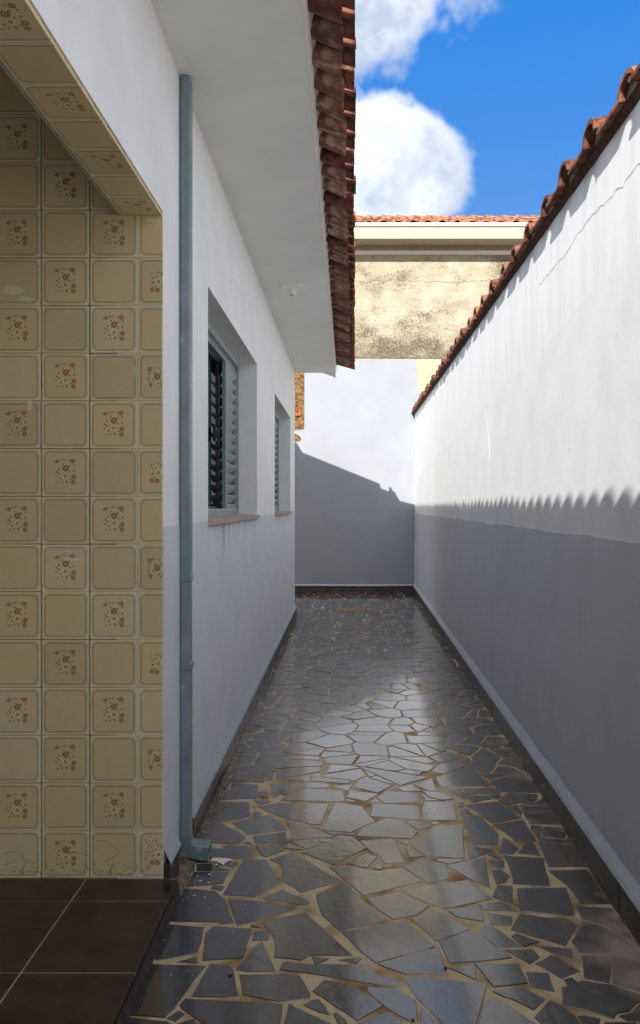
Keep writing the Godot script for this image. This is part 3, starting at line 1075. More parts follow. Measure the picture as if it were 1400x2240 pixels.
func build_roof() -> void:
	var channels := []
	var covers := []
	for k in 3:
		channels.append(half_round(0.080 + 0.005 * k, 0.034, 0.012, 0.40, PITCH, -1.0).mesh())
		covers.append(half_round(0.100 + 0.004 * k, 0.050, 0.010, 0.33, PITCH - 0.10, 1.0).mesh())
	var z := 2.5
	while z > -9.0:
		for cover in 2:
			var lot: Array = covers if cover else channels
			var t := obj("roof_tile", lot[rng.randi() % 3], (M.clay_dark if rng.randf() < 0.7 else M.clay) if cover else ([M.lime_clay, M.lime_clay, M.lime_pale, M.lime_dark, M.clay_dark][rng.randi() % 5]), house)
			var zz := z - 0.08 * cover
			var x := tip_x(zz) + rng.randf_range(-0.006, 0.006) - (-0.012 if cover else 0.030)
			t.position = Vector3(x, 2.945 - tan(PITCH) * (x + 0.12) + eave_drop(zz) + (0.014 if cover else 0.032) + rng.randf_range(-0.003, 0.003), zz) - hb
			t.rotation = Vector3(rng.randf_range(-0.03, 0.03), rng.randf_range(-0.015, 0.015), rng.randf_range(-0.02, 0.02))
		z -= 0.16
	# the closed roof behind the first course
	var s := tan(PITCH)
	var r := Builder.new()
	var y0 := 2.945
	var rise := s * 1.5
	for side in [[2.6, Vector3.BACK], [-9.18, Vector3.FORWARD]]:
		r.tri(Vector3(-0.135, y0, side[0]), Vector3(-1.635, y0 + rise, side[0]), Vector3(-3.135, y0, side[0]), side[1])
	r.quad(Vector3(-0.135, y0, 2.6), Vector3(-1.635, y0 + rise, 2.6), Vector3(-1.635, y0 + rise, -9.18), Vector3(-0.135, y0, -9.18), Vector3(1, 2, 0))
	r.quad(Vector3(-3.135, y0, 2.6), Vector3(-1.635, y0 + rise, 2.6), Vector3(-1.635, y0 + rise, -9.18), Vector3(-3.135, y0, -9.18), Vector3(-1, 2, 0))
	r.quad(Vector3(-0.135, y0, 2.6), Vector3(-3.135, y0, 2.6), Vector3(-3.135, y0, -9.18), Vector3(-0.135, y0, -9.18), Vector3.DOWN)
	part("roof", r, M.clay, house, hb)
	var upper := clay_tile(0.20, 0.09, 0.05, 0.012, 1.26, PITCH, 1).mesh()
	var u := Builder.new()
	var arr: Array = upper.surface_get_arrays(0)
	z = 2.45
	while z > -8.98:
		var base := Vector3(-0.36, y0 + s * 0.24 + 0.02, z)
		for k in arr[Mesh.ARRAY_VERTEX].size():
			u.v.append(arr[Mesh.ARRAY_VERTEX][k] + base)
			u.n.append(arr[Mesh.ARRAY_NORMAL][k])
			u.u.append(Vector2.ZERO)
		z -= 0.20
	part("upper_roof_tiles", u, M.clay, house, hb, "stuff")
	var cap := Builder.new()
	for i in 12:
		var a0 := PI * i / 12 - 0.15
		var a1 := PI * (i + 1) / 12 - 0.15
		var p0 := Vector3(-1.635 + cos(a0) * 0.15, y0 + rise + sin(a0) * 0.13 - 0.01, 2.62)
		var p1 := Vector3(-1.635 + cos(a1) * 0.15, y0 + rise + sin(a1) * 0.13 - 0.01, 2.62)
		cap.quad(p0, p1, p1 + Vector3(0, 0, -11.87), p0 + Vector3(0, 0, -11.87), Vector3(cos(a0), sin(a0), 0))
		for e in [[0.0, Vector3.BACK], [-11.87, Vector3.FORWARD]]:
			cap.tri(p0 + Vector3(0, 0, e[0]), p1 + Vector3(0, 0, e[0]), Vector3(-1.635, y0 + rise - 0.03, 2.62 + e[0]), e[1])
	part("ridge_cap", cap, M.clay, house, hb)
	# mortar between fascia and tiles
	var mo := Builder.new()
	var m := 280
	for i in m:
		var z0 := lerpf(2.55, -9.2, float(i) / m)
		var z1 := lerpf(2.55, -9.2, float(i + 1) / m)
		var k0 := 0.010 * wobble.get_noise_2d(z0 * 14.0, 8.0)
		var k1 := 0.010 * wobble.get_noise_2d(z1 * 14.0, 8.0)
		mo.quad(Vector3(-0.119, 2.935 + eave_drop(z0), z0), Vector3(-0.119, 2.935 + eave_drop(z1), z1), Vector3(-0.106 + k1, 2.962 + eave_drop(z1), z1), Vector3(-0.106 + k0, 2.962 + eave_drop(z0), z0), Vector3(1, -0.3, 0))
	part("eave_mortar", mo, M.cream_trim, house, hb)

func louvred_window(z0: float, z1: float, y0: float, y1: float) -> void:
	var f := Builder.new()
	f.soft_box(Vector3(-0.78, y0, z1), Vector3(-0.722, y1, z1 + 0.05), 0.003)
	f.soft_box(Vector3(-0.78, y0, z0 - 0.05), Vector3(-0.722, y1, z0), 0.003)
	f.soft_box(Vector3(-0.78, y0, z1 + 0.05), Vector3(-0.722, y0 + 0.035, z0 - 0.05), 0.003)
	f.soft_box(Vector3(-0.78, y1 - 0.075, z1 + 0.05), Vector3(-0.735, y1 - 0.035, z0 - 0.05), 0.003)
	var win := part("louvred_window", f, M.steel, house, hb)
	var head := Builder.new()
	head.soft_box(Vector3(-0.785, y1 - 0.036, z1 + 0.05), Vector3(-0.712, y1 - 0.001, z0 - 0.05), 0.004)
	obj("head_strip", head, M.steel_light, win)
	var rail := Builder.new()
	rail.soft_box(Vector3(-0.75, y0 + 0.035, z1 + 0.05), Vector3(-0.728, y0 + 0.047, z0 - 0.05), 0.002)
	obj("sliding_rail", rail, M.steel_light, win)
	# two fixed louvred leaves at the ends
	var lo := y0 + 0.048
	var hi := y1 - 0.078
	var slat := Builder.new()
	slat.soft_box(Vector3(-0.0025, -0.034, -0.205), Vector3(0.0025, 0.034, 0.205), 0.0012)
	var slat_mesh := slat.mesh()
	for a in [z0 - 0.06 - 0.46, z1 + 0.06]:
		var l := Builder.new()
		var b: float = a + 0.46
		l.soft_box(Vector3(-0.752, lo, a), Vector3(-0.728, hi, a + 0.026), 0.002)
		l.soft_box(Vector3(-0.752, lo, b - 0.026), Vector3(-0.728, hi, b), 0.002)
		l.soft_box(Vector3(-0.752, lo, a + 0.026), Vector3(-0.728, lo + 0.028, b - 0.026), 0.002)
		l.soft_box(Vector3(-0.752, hi - 0.028, a + 0.026), Vector3(-0.728, hi, b - 0.026), 0.002)
		obj("shutter_leaf", l, M.steel, win)
		var n := 13
		for k in n:
			var s := obj("slat", slat_mesh, M.steel_light, win)
			s.position = Vector3(-0.748, lerpf(lo + 0.055, hi - 0.055, k / (n - 1.0)), a + 0.23)
			s.rotation.z = deg_to_rad(-36 + rng.randf_range(-2.0, 2.0))
	# the two middle sashes behind: dark steel with panes
	for k in 2:
		var a: float = lerpf(z1 + 0.46, z0 - 0.46, 0.5 * k)
		var b: float = lerpf(z1 + 0.46, z0 - 0.46, 0.5 * (k + 1))
		var s := Builder.new()
		s.soft_box(Vector3(-0.80, y0 + 0.02, a), Vector3(-0.775, y1 - 0.05, a + 0.03), 0.002)
		s.soft_box(Vector3(-0.80, y0 + 0.02, b - 0.03), Vector3(-0.775, y1 - 0.05, b), 0.002)
		s.soft_box(Vector3(-0.80, y0 + 0.02, a + 0.03), Vector3(-0.775, y0 + 0.06, b - 0.03), 0.002)
		s.soft_box(Vector3(-0.80, y1 - 0.09, a + 0.03), Vector3(-0.775, y1 - 0.05, b - 0.03), 0.002)
		obj("sash", s, M.dark_steel, win)
		var g := Builder.new()
		g.box(Vector3(-0.79, y0 + 0.06, a + 0.03), Vector3(-0.786, y1 - 0.09, b - 0.03))
		obj("pane", g, M.glass, win)
	var la := Builder.new()
	la.soft_box(Vector3(-0.775, 1.655, z1 + 0.66), Vector3(-0.758, 1.74, z1 + 0.70), 0.003)
	la.soft_box(Vector3(-0.757, 1.672, z1 + 0.672), Vector3(-0.748, 1.722, z1 + 0.684), 0.003)
	obj("latch", la, M.black, win)
	# sloping mortar sill
	var sl := Builder.new()
	var m := int((z0 - z1) / 0.06)
	for i in m:
		var za := lerpf(z0 + 0.012, z1 - 0.012, float(i) / m)
		var zb := lerpf(z0 + 0.012, z1 - 0.012, float(i + 1) / m)
		var ka := 0.004 * wobble.get_noise_2d(za * 12.0, 70.0)
		var kb := 0.004 * wobble.get_noise_2d(zb * 12.0, 70.0)
		sl.quad(Vector3(-0.722, y0 + 0.010, za), Vector3(-0.722, y0 + 0.010, zb), Vector3(-0.578 + kb, y0 + 0.003 + kb, zb), Vector3(-0.578 + ka, y0 + 0.003 + ka, za), Vector3.UP)
		sl.quad(Vector3(-0.578 + ka, y0 + 0.003 + ka, za), Vector3(-0.578 + kb, y0 + 0.003 + kb, zb), Vector3(-0.581 + kb, y0 - 0.020 + kb, zb), Vector3(-0.581 + ka, y0 - 0.020 + ka, za), Vector3.RIGHT)
		sl.quad(Vector3(-0.581 + ka, y0 - 0.020 + ka, za), Vector3(-0.581 + kb, y0 - 0.020 + kb, zb), Vector3(-0.599, y0 - 0.022, zb), Vector3(-0.599, y0 - 0.022, za), Vector3.DOWN)
		if i == 0:
			sl.quad(Vector3(-0.578 + ka, y0 + 0.003 + ka, za), Vector3(-0.599, y0 + 0.004, za), Vector3(-0.599, y0 - 0.022, za), Vector3(-0.581 + ka, y0 - 0.020 + ka, za), Vector3.BACK)
	obj("mortar_sill", sl, M.sill, win)
	obj("drip_stain", drips(z0, z1, y0), drip_mat(int(-z0 * 10)), win)

func drips(z0: float, z1: float, y0: float) -> Builder:
	var b := Builder.new()
	var x := HOUSE_X + 0.0032
	b.quad_uv(Vector3(x, y0 - 0.022, z0), Vector3(x, y0 - 0.022, z1), Vector3(x, y0 - 0.24, z1), Vector3(x, y0 - 0.24, z0), Vector3.RIGHT, Vector2(0, 0), Vector2(1, 0), Vector2(1, 1), Vector2(0, 1))
	return b

func drip_mat(seed_: int) -> StandardMaterial3D:
	var f := noise(seed_, 0.09, 3)
	var img := Image.create(192, 48, false, Image.FORMAT_RGBA8)
	for x in 192:
		var reach := clampf(f.get_noise_2d(x, 0.0) * 1.5 + 0.1, 0.0, 1.0)
		for y in 48:
			var a := clampf(1.0 - y / (3.0 + 44.0 * reach), 0.0, 1.0) * (0.25 + reach) * smoothstep(0.0, 8.0, minf(x, 191 - x))
			img.set_pixel(x, y, Color(0.42, 0.34, 0.28, clampf(a * 0.25, 0.0, 0.25)))
	var m := StandardMaterial3D.new()
	m.albedo_texture = ImageTexture.create_from_image(img)
	m.transparency = BaseMaterial3D.TRANSPARENCY_ALPHA
	m.roughness = 0.9
	return m

# ---------------------------------------------------------------- boundary wall on the right
var bw: Node3D

func wall_top(z: float) -> float:
	return 2.483 - 0.0136 * z

# a pixel of the photograph's right wall would be no use here: points are (z, y) on the wall's own face
func build_boundary_wall() -> void:
	bw = thing("boundary_wall", "tall white rendered wall on the right with grey dado and clay tile coping", "wall", Vector3(0.847, 0, 0))
	bw.rotation.y = -0.0145
	var b := Builder.new()
	var zs := [8.0, BACK_Z - 0.03]
	var sec := func(z: float) -> Array:
		return [Vector3(0, 0, z), Vector3(0, wall_top(z), z), Vector3(0.15, wall_top(z) + 0.03, z), Vector3(0.15, 0, z)]
	var s0: Array = sec.call(zs[0])
	var s1: Array = sec.call(zs[1])
	for k in 4:
		b.quad(s0[k], s0[(k + 1) % 4], s1[(k + 1) % 4], s1[k], [Vector3.LEFT, Vector3.UP, Vector3.RIGHT, Vector3.DOWN][k])
	b.quad(s0[0], s0[1], s0[2], s0[3], Vector3.BACK)
	b.quad(s1[0], s1[1], s1[2], s1[3], Vector3.FORWARD)
	obj("wall", b, M.right_white, bw)
	var o := Vector3.ZERO
	var ez := Vector3(0, 0, 1)
	# lower render, with the edge of an old repair and one run of paint
	var lower := PackedVector2Array([Vector2(8.0, 1.10), Vector2(BACK_Z, 1.10), Vector2(BACK_Z, 1.62)])
	var edge := [[-9.2, 1.80], [-7.6, 1.83], [-6.3, 1.86], [-5.55, 1.90], [-5.12, 1.93], [-5.0, 1.80], [-4.90, 1.56], [-4.85, 1.58], [-4.78, 1.84], [-4.70, 1.96], [-4.2, 1.98], [-3.7, 1.97], [-3.1, 2.03], [-2.7, 2.05], [-2.2, 2.07], [0.0, 2.1], [8.0, 2.1]]
	var prev := Vector2(BACK_Z, 1.62)
	for e in edge:
		var q := Vector2(e[0], e[1])
		var m := int(prev.distance_to(q) / 0.06)
		for i in range(1, m + 1):
			var p := prev.lerp(q, float(i) / m)
			p.y += 0.012 * wobble.get_noise_2d(p.x * 9.0, 15.0)
			lower.append(p)
		prev = q
	obj("lower_render", plate(lower, o, ez, Vector3.UP, Vector3.LEFT, 0.0006), M.right_patch, bw)
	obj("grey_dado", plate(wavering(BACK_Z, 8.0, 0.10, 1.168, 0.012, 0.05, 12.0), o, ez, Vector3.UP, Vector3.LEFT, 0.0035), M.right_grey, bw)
	# cracks
	var c1 := [Vector2(-2.2, 2.31), Vector2(-2.42, 2.30), Vector2(-2.58, 2.31), Vector2(-2.83, 2.33), Vector2(-3.2, 2.30), Vector2(-3.6, 2.31)]
	obj("crack", crack(c1, ez, Vector3.UP, o, Vector3.LEFT, 0.0026, 21), M.faint_crack, bw)
	# skirting pieces and fillet
	var z := 3.0
	while z > BACK_Z + 0.03:
		var l := minf(0.45, z - BACK_Z)
		var s := Builder.new()
		s.soft_box(Vector3(-0.03 + rng.randf_range(-0.001, 0.001), -0.005, z - l + 0.0015), Vector3(0, 0.105 + rng.randf_range(-0.002, 0.002), z - 0.0015), 0.002)
		obj("skirting_piece", s, M.skirting, bw)
		z -= l
	obj("paint_fillet", fillet(0.0, -1.2, 3.0, BACK_Z, 0.107), M.fillet, bw)
	# coping of clay tiles
	var meshes := []
	for k in 3:
		meshes.append(clay_tile(0.325, 0.115, 0.046 + 0.004 * k, 0.014, 0.27, 0.2).mesh())
	z = 1.0
	while z > BACK_Z + 0.1:
		var t := obj("coping_tile", meshes[rng.randi() % 3], M.clay if rng.randf() < 0.6 else M.clay_dark, bw)
		t.basis = Basis(Vector3(-1, 0, 0), Vector3.UP, Vector3(0, 0, -1))
		t.position = Vector3(-0.05 + rng.randf_range(-0.006, 0.006), wall_top(z) + 0.004, z - 0.325)
		t.rotation.y += rng.randf_range(-0.015, 0.015)
		z -= 0.325
	# bedding mortar under the barrels
	var mo := Builder.new()
	z = 1.0
	while z > BACK_Z + 0.1:
		var c := z - 0.0575
		for i in 8:
			var a0 := PI * i / 8
			var a1 := PI * (i + 1) / 8
			mo.tri(Vector3(-0.02, wall_top(z) + 0.01, c), Vector3(-0.02, wall_top(z) + 0.01 + sin(a0) * 0.045, c + cos(a0) * 0.052), Vector3(-0.02, wall_top(z) + 0.01 + sin(a1) * 0.045, c + cos(a1) * 0.052), Vector3.LEFT)
		z -= 0.325
	obj("bedding_mortar", mo, M.mortar, bw, "stuff")
	var bed := Builder.new()
	var n := 200
	for i in n:
		var za := lerpf(1.2, BACK_Z, float(i) / n)
		var zb := lerpf(1.2, BACK_Z, float(i + 1) / n)
		var ka := 0.006 * wobble.get_noise_2d(za * 11.0, 90.0)
		var kb := 0.006 * wobble.get_noise_2d(zb * 11.0, 90.0)
		bed.quad(Vector3(-0.001, wall_top(za) - 0.02 + ka, za), Vector3(-0.001, wall_top(zb) - 0.02 + kb, zb), Vector3(-0.022 + kb, wall_top(zb) + 0.004, zb), Vector3(-0.022 + ka, wall_top(za) + 0.004, za), Vector3(-1, -0.6, 0))
	obj("coping_bed", bed, M.bed, bw)

# ---------------------------------------------------------------- neighbour's house behind
func build_neighbour() -> void:
	var base := Vector3(0.8, 0, BACK_Z)
	var nb := thing("neighbour_house", "cream house behind the path with mould stained wall, white fascia and orange tile roof", "house", base)
	var z := BACK_Z
	var w := Builder.new()
	w.box(Vector3(-5, 0, z - 0.2), Vector3(7, 5.10, z))
	part("wall", w, M.cream, nb, base)
	# the stained render above the paint
	var st := StandardMaterial3D.new()
	st.albedo_texture = mould_texture()
	st.roughness = 0.95
	st.normal_enabled = true
	st.normal_scale = 0.3
	var up := PackedVector2Array([Vector2(-1.6, 4.97), Vector2(3.4, 4.97), Vector2(3.4, 3.46)])
	for i in 84:
		var x := lerpf(3.4, -1.6, i / 83.0)
		up.append(Vector2(x, 3.452 + 0.010 * wobble.get_noise_2d(x * 8.0, 40.0)))
	part("stained_render", plate(up, Vector3(0, 0, z), Vector3.RIGHT, Vector3.UP, Vector3.BACK, 0.012, Rect2(-1.6, 3.44, 5.0, 1.53)), st, nb, base)
	st.normal_texture = bumps(14, 0.03, 6.0)
	# painted part
	var pa := PackedVector2Array([Vector2(-4.0, 0), Vector2(1.5, 0), Vector2(1.5, 2.3)])
	for p in [[1.075, 2.62], [1.07, 2.80], [1.075, 2.95], [1.045, 3.05], [1.04, 3.25], [1.03, 3.438]]:
		pa.append(Vector2(p[0], p[1]))
	for i in 30:
		var x := lerpf(1.0, -0.60, i / 29.0)
		pa.append(Vector2(x, 3.437 + 0.006 * wobble.get_noise_2d(x * 8.0, 44.0)))
	for i in 12:
		pa.append(Vector2(-0.613 + 0.008 * wobble.get_noise_2d(i * 1.7, 3.0), lerpf(3.40, 2.42, i / 11.0)))
	pa.append(Vector2(-0.66, 2.395))
	pa.append(Vector2(-4.0, 2.39))
	part("painted_render", plate(pa, Vector3(0, 0, z), Vector3.RIGHT, Vector3.UP, Vector3.BACK, 0.004), M.back_paint, nb, base)
	# bare masonry strip, lumpy
	var raw := Builder.new()
	var nx := 16
	var ny := 40
	var at := func(i: int, j: int) -> Vector3:
		var x := lerpf(-1.3, -0.618, float(i) / nx)
		var y := lerpf(2.40, 3.44, float(j) / ny)
		var h := 0.006 + 0.016 * absf(wobble.get_noise_2d(x * 14.0, y * 14.0)) + 0.008 * wobble.get_noise_2d(x * 40.0, y * 40.0)
		return Vector3(x, y, z + h)
	for i in nx:
		for j in ny:
			raw.quad(at.call(i, j), at.call(i + 1, j), at.call(i + 1, j + 1), at.call(i, j + 1), Vector3.BACK)
	part("bare_masonry", raw, M.raw, nb, base)
	var br := Builder.new()
	br.soft_box(Vector3(-0.80, 2.60, z), Vector3(-0.665, 2.70, z + 0.026), 0.004)
	part("brick", br, M.brick, nb, base)
	var ch := PackedVector2Array([Vector2(-0.80, 2.23), Vector2(-0.69, 2.22), Vector2(-0.66, 2.25), Vector2(-0.67, 2.29), Vector2(-0.72, 2.33), Vector2(-0.80, 2.34)])
	part("bare_patch", plate(ch, Vector3(0, 0, z), Vector3.RIGHT, Vector3.UP, Vector3.BACK, 0.006), M.raw, nb, base)
	# cracks in the paint
	var cz := Vector3(0, 0, z + 0.004)
	for c in [[2.385, -0.60, -0.40, 0.003], [2.385, -0.05, 0.30, 0.003], [2.38, 0.5, 0.95, 0.003], [1.93, 0.2, 0.55, 0.0025], [1.93, 0.62, 0.97, 0.003], [1.72, -0.55, -0.2, 0.0025], [1.70, -0.1, 0.3, 0.0025]]:
		part("crack", crack([Vector2(c[1], c[0]), Vector2((c[1] + c[2]) * 0.5, c[0] + 0.012), Vector2(c[2], c[0] - 0.004)], Vector3.RIGHT, Vector3.UP, cz, Vector3.BACK, c[3], int(c[1] * 100) + 500), M.faint_crack, nb, base)
	# skirting along its foot
	var x := -2.4
	while x < 0.96:
		var s := Builder.new()
		var l := minf(0.43, 0.975 - x)
		s.soft_box(Vector3(x + 0.0015, -0.005, z + 0.004), Vector3(x + l - 0.0015, 0.10 + rng.randf_range(-0.003, 0.003), z + 0.028), 0.002)
		part("skirting_piece", s, M.skirting, nb, base)
		x += l
	var fb := Builder.new()
	var m := 60
	for i in m:
		var xa := lerpf(-2.4, 0.97, float(i) / m)
		var xb := lerpf(-2.4, 0.97, float(i + 1) / m)
		var ka := 0.006 * wobble.get_noise_2d(xa * 9.0, 77.0)
		var kb := 0.006 * wobble.get_noise_2d(xb * 9.0, 77.0)
		fb.quad(Vector3(xa, 0.099, z + 0.029), Vector3(xb, 0.099, z + 0.029), Vector3(xb, 0.122 + kb, z + 0.005), Vector3(xa, 0.122 + ka, z + 0.005), Vector3(0, 0.5, 1))
	part("paint_fillet", fb, M.fillet, nb, base)
	# moulding, soffit, fascia, gutter board
	var mo := Builder.new()
	mo.soft_box(Vector3(-5, 4.972, z), Vector3(7, 5.032, z + 0.035), 0.006)
	part("moulding", mo, M.trim, nb, base)
	var so := Builder.new()
	so.box(Vector3(-5, 5.10, z - 0.2), Vector3(7, 5.14, z + 0.32))
	part("soffit", so, M.cream_trim, nb, base)
	var fa := Builder.new()
	fa.soft_box(Vector3(-5, 5.094, z + 0.32), Vector3(7, 5.262, z + 0.345), 0.003)
	part("fascia", fa, M.cream_trim, nb, base)
	var tr := Builder.new()
	tr.soft_box(Vector3(-5, 5.268, z + 0.30), Vector3(7, 5.318, z + 0.365), 0.004)
	part("drip_board", tr, M.trim, nb, base)
	# roof
	var slope := 0.38
	var rf := Builder.new()
	var y0 := 5.30
	rf.quad(Vector3(-5, y0, z + 0.36), Vector3(7, y0, z + 0.36), Vector3(7, y0 + 2.0 * tan(slope), z - 1.64), Vector3(-5, y0 + 2.0 * tan(slope), z - 1.64), Vector3(0, 1, 0.5))
	rf.quad(Vector3(-5, y0, z - 3.64), Vector3(7, y0, z - 3.64), Vector3(7, y0 + 2.0 * tan(slope), z - 1.64), Vector3(-5, y0 + 2.0 * tan(slope), z - 1.64), Vector3(0, 1, -0.5))
	rf.quad(Vector3(-5, y0, z + 0.36), Vector3(7, y0, z + 0.36), Vector3(7, y0, z - 3.64), Vector3(-5, y0, z - 3.64), Vector3.DOWN)
	for e in [[-5.0, Vector3.LEFT], [7.0, Vector3.RIGHT]]:
		rf.tri(Vector3(e[0], y0, z + 0.36), Vector3(e[0], y0 + 2.0 * tan(slope), z - 1.64), Vector3(e[0], y0, z - 3.64), e[1])
	part("roof", rf, M.clay_far, nb, base)
	var tile := clay_tile(0.21, 0.10, 0.032, 0.012, 0.46, slope - 0.03, 1).mesh()
	for row in 5:
		for k in 26:
			var t := obj("roof_tile", tile, M.clay_far if rng.randf() < 0.7 else M.clay, nb)
			# turn the tile's fall from +x to +z
			t.basis = Basis(Vector3(0, 0, 1), Vector3.UP, Vector3(-1, 0, 0))
			var back := row * 0.40
			t.position = Vector3(-1.3 + k * 0.21, y0 + 0.012 + back * tan(slope) + 0.004, z + 0.345 - back) - base + Vector3(0, rng.randf_range(-0.003, 0.003), rng.randf_range(-0.008, 0.008))
	var ridge := Builder.new()
	for i in 10:
		var a0 := PI * i / 10
		var a1 := PI * (i + 1) / 10
		for e in 2:
			var xx := 0.0 if e == 0 else 0.25
			var ra := 0.092 if e == 0 else 0.070
			var rb := 0.070
			if e == 0:
				ridge.quad(Vector3(0, sin(a0) * ra, cos(a0) * ra), Vector3(0, sin(a1) * ra, cos(a1) * ra), Vector3(0.27, sin(a1) * rb, cos(a1) * rb), Vector3(0.27, sin(a0) * rb, cos(a0) * rb), Vector3(0, sin(a0), cos(a0)))
				ridge.quad(Vector3(0, sin(a0) * ra, cos(a0) * ra), Vector3(0, sin(a1) * ra, cos(a1) * ra), Vector3(0, sin(a1) * 0.065, cos(a1) * 0.065), Vector3(0, sin(a0) * 0.065, cos(a0) * 0.065), Vector3.LEFT)
	var rm := ridge.mesh()
	for k in 24:
		var t := obj("ridge_tile", rm, M.clay_far, nb)
		t.position = Vector3(-1.4 + k * 0.25, y0 + 2.0 * tan(slope) - 0.01, z - 1.64) - base
		t.rotation.z = -0.02

# cream render with grey mould: dense along the foot and in loose patches, fine cracks everywhere
func mould_texture() -> ImageTexture:
	var w := 1280
	var h := 400
	var img := Image.create(w, h, false, Image.FORMAT_RGB8)
	var patch := noise(301, 0.006, 4)
	var grain := noise(302, 0.055, 4)
	grain.fractal_type = FastNoiseLite.FRACTAL_RIDGED
	var dust := noise(305, 0.11, 5)
	var vein := noise(303, 0.020, 4)
	var tone := noise(304, 0.01, 3)
	var clean := rgb(173, 166, 146)
	var dull := rgb(155, 146, 124)
	var mould := rgb(82, 72, 54)
	for y in h:
		var foot := smoothstep(0.62, 1.0, float(y) / h)
		for x in w:
			var c := clean.lerp(dull, clampf(0.35 + tone.get_noise_2d(x, y) * 0.9, 0, 1))
			var p := patch.get_noise_2d(x, y * 1.5)
			var want := clampf(0.42 + p * 1.1 + foot * 0.9, 0.0, 1.2)
			var g := grain.get_noise_2d(x, y)
			var s := smoothstep(0.0, 0.34, g - (0.84 - want * 0.55)) * (0.35 + 0.65 * smoothstep(-0.25, 0.25, dust.get_noise_2d(x, y)))
			s = maxf(s, 0.8 * smoothstep(0.10, 0.45, dust.get_noise_2d(x * 0.8, y * 0.8 + 300.0) + want * 0.42 - 0.30))
			var v := 1.0 - smoothstep(0.0, 0.018, absf(vein.get_noise_2d(x * 1.0, y * 1.6)))
			v *= smoothstep(-0.1, 0.35, patch.get_noise_2d(x * 1.3 + 400.0, y * 1.3)) * 0.7
			c = c.lerp(mould, clampf(s * 0.60 + v * 0.5 + 0.22 * want * want + 0.18 * foot, 0.0, 0.88))
			img.set_pixel(x, y, c)
	# one long horizontal crack near the top
	var cy := 0.25 * h
	for x in w:
		cy += 1.4 * grain.get_noise_2d(x * 3.0, 77.0)
		cy = lerpf(cy, 0.24 * h + 14.0 * vein.get_noise_2d(x * 1.0, 900.0), 0.08)
		img.set_pixel(x, clampi(int(cy), 0, h - 2), rgb(96, 82, 58))
		if grain.get_noise_2d(x, 5.0) > 0.0:
			img.set_pixel(x, clampi(int(cy) + 1, 0, h - 2), rgb(120, 104, 76))
	img.generate_mipmaps()
	return ImageTexture.create_from_image(img)

# ---------------------------------------------------------------- downpipe
func build_downpipe() -> void:
	var base := Vector3(-0.58, 0, -2.79)
	var p := thing("downpipe", "square blue green metal downpipe on the white wall beside the tiled porch", "downpipe", base)
	var x0 := -0.5975
	var x1 := -0.562
	var z0 := -2.82
	var z1 := -2.765
	var cuts := [2.828, 1.02, 0.70, 0.085]
	for k in 3:
		var b := Builder.new()
		var g := 0.0015 * (k % 2)
		b.soft_box(Vector3(x0 + g, cuts[k + 1], z0 + g), Vector3(x1 - g, cuts[k], z1 - g), 0.004)
		part("pipe_length", b, M.pipe, p, base)
	for y in [1.02, 0.70]:
		var b := Builder.new()
		b.soft_box(Vector3(x0 + 0.001, y - 0.012, z0 - 0.003), Vector3(x1 + 0.003, y + 0.012, z1 + 0.003), 0.002)
		part("joint_collar", b, M.pipe, p, base)
	# the kick at the foot, an open square tube swept round a bend
	var mid := [Vector2(-0.580, 0.088), Vector2(-0.579, 0.064), Vector2(-0.571, 0.046), Vector2(-0.555, 0.036), Vector2(-0.528, 0.031), Vector2(-0.494, 0.028)]
	var s := Builder.new()
	var rings := []
	var inner := []
	for k in mid.size():
		var t: Vector2 = (mid[mini(k + 1, mid.size() - 1)] - mid[maxi(k - 1, 0)]).normalized()
		var n := Vector2(-t.y, t.x)
		var hw := 0.018 + 0.006 * k / 5.0
		for pair in [[rings, hw, 0.0275 + 0.006 * k / 5.0], [inner, hw - 0.0025, 0.025 + 0.006 * k / 5.0]]:
			var r := []
			for q in [[1, 1], [1, -1], [-1, -1], [-1, 1]]:
				var c: Vector2 = mid[k] + n * (pair[1] * q[0])
				r.append(Vector3(c.x, c.y, -2.7925 + pair[2] * q[1]))
			pair[0].append(r)
	for k in mid.size() - 1:
		for i in 4:
			var j := (i + 1) % 4
			var c: Vector3 = (rings[k][0] + rings[k][2]) * 0.5
			s.quad(rings[k][i], rings[k][j], rings[k + 1][j], rings[k + 1][i], (rings[k][i] + rings[k][j]) * 0.5 - c)
			s.quad(inner[k][i], inner[k][j], inner[k + 1][j], inner[k + 1][i], c - (rings[k][i] + rings[k][j]) * 0.5)
	var e := mid.size() - 1
	for i in 4:
		var j := (i + 1) % 4
		s.quad(rings[e][i], rings[e][j], inner[e][j], inner[e][i], Vector3.RIGHT)
	part("outlet_elbow", s, M.pipe_mouth, p, base)

# ---------------------------------------------------------------- lamp holder under the eave
func build_lamp_holder() -> void:
	var at := Vector3(-0.383, 2.83, -5.42)
	var l := thing("lamp_holder", "round white porcelain lamp holder without a bulb under the eave", "lamp holder", at)
	var d := Builder.new()
	d.lathe(Vector3.ZERO, [Vector2(0.0, 0.0), Vector2(0.078, 0.0), Vector2(0.079, -0.005), Vector2(0.074, -0.011), Vector2(0.055, -0.018), Vector2(0.030, -0.024), Vector2(0.0, -0.026)], 40)
	obj("ceiling_plate", d, M.porcelain, l)
	var s := Builder.new()
	s.lathe(Vector3.ZERO, [Vector2(0.0, -0.02), Vector2(0.029, -0.02), Vector2(0.026, -0.05), Vector2(0.026, -0.068), Vector2(0.0235, -0.070), Vector2(0.021, -0.068), Vector2(0.020, -0.045), Vector2(0.0, -0.045)], 28)
	obj("socket", s, M.porcelain, l)
	var c := Builder.new()
	c.lathe(Vector3.ZERO, [Vector2(0.0, -0.044), Vector2(0.0195, -0.046), Vector2(0.0195, -0.062), Vector2(0.0185, -0.062), Vector2(0.0185, -0.048), Vector2(0.0, -0.047)], 20)
	obj("socket_thread", c, M.black, l)

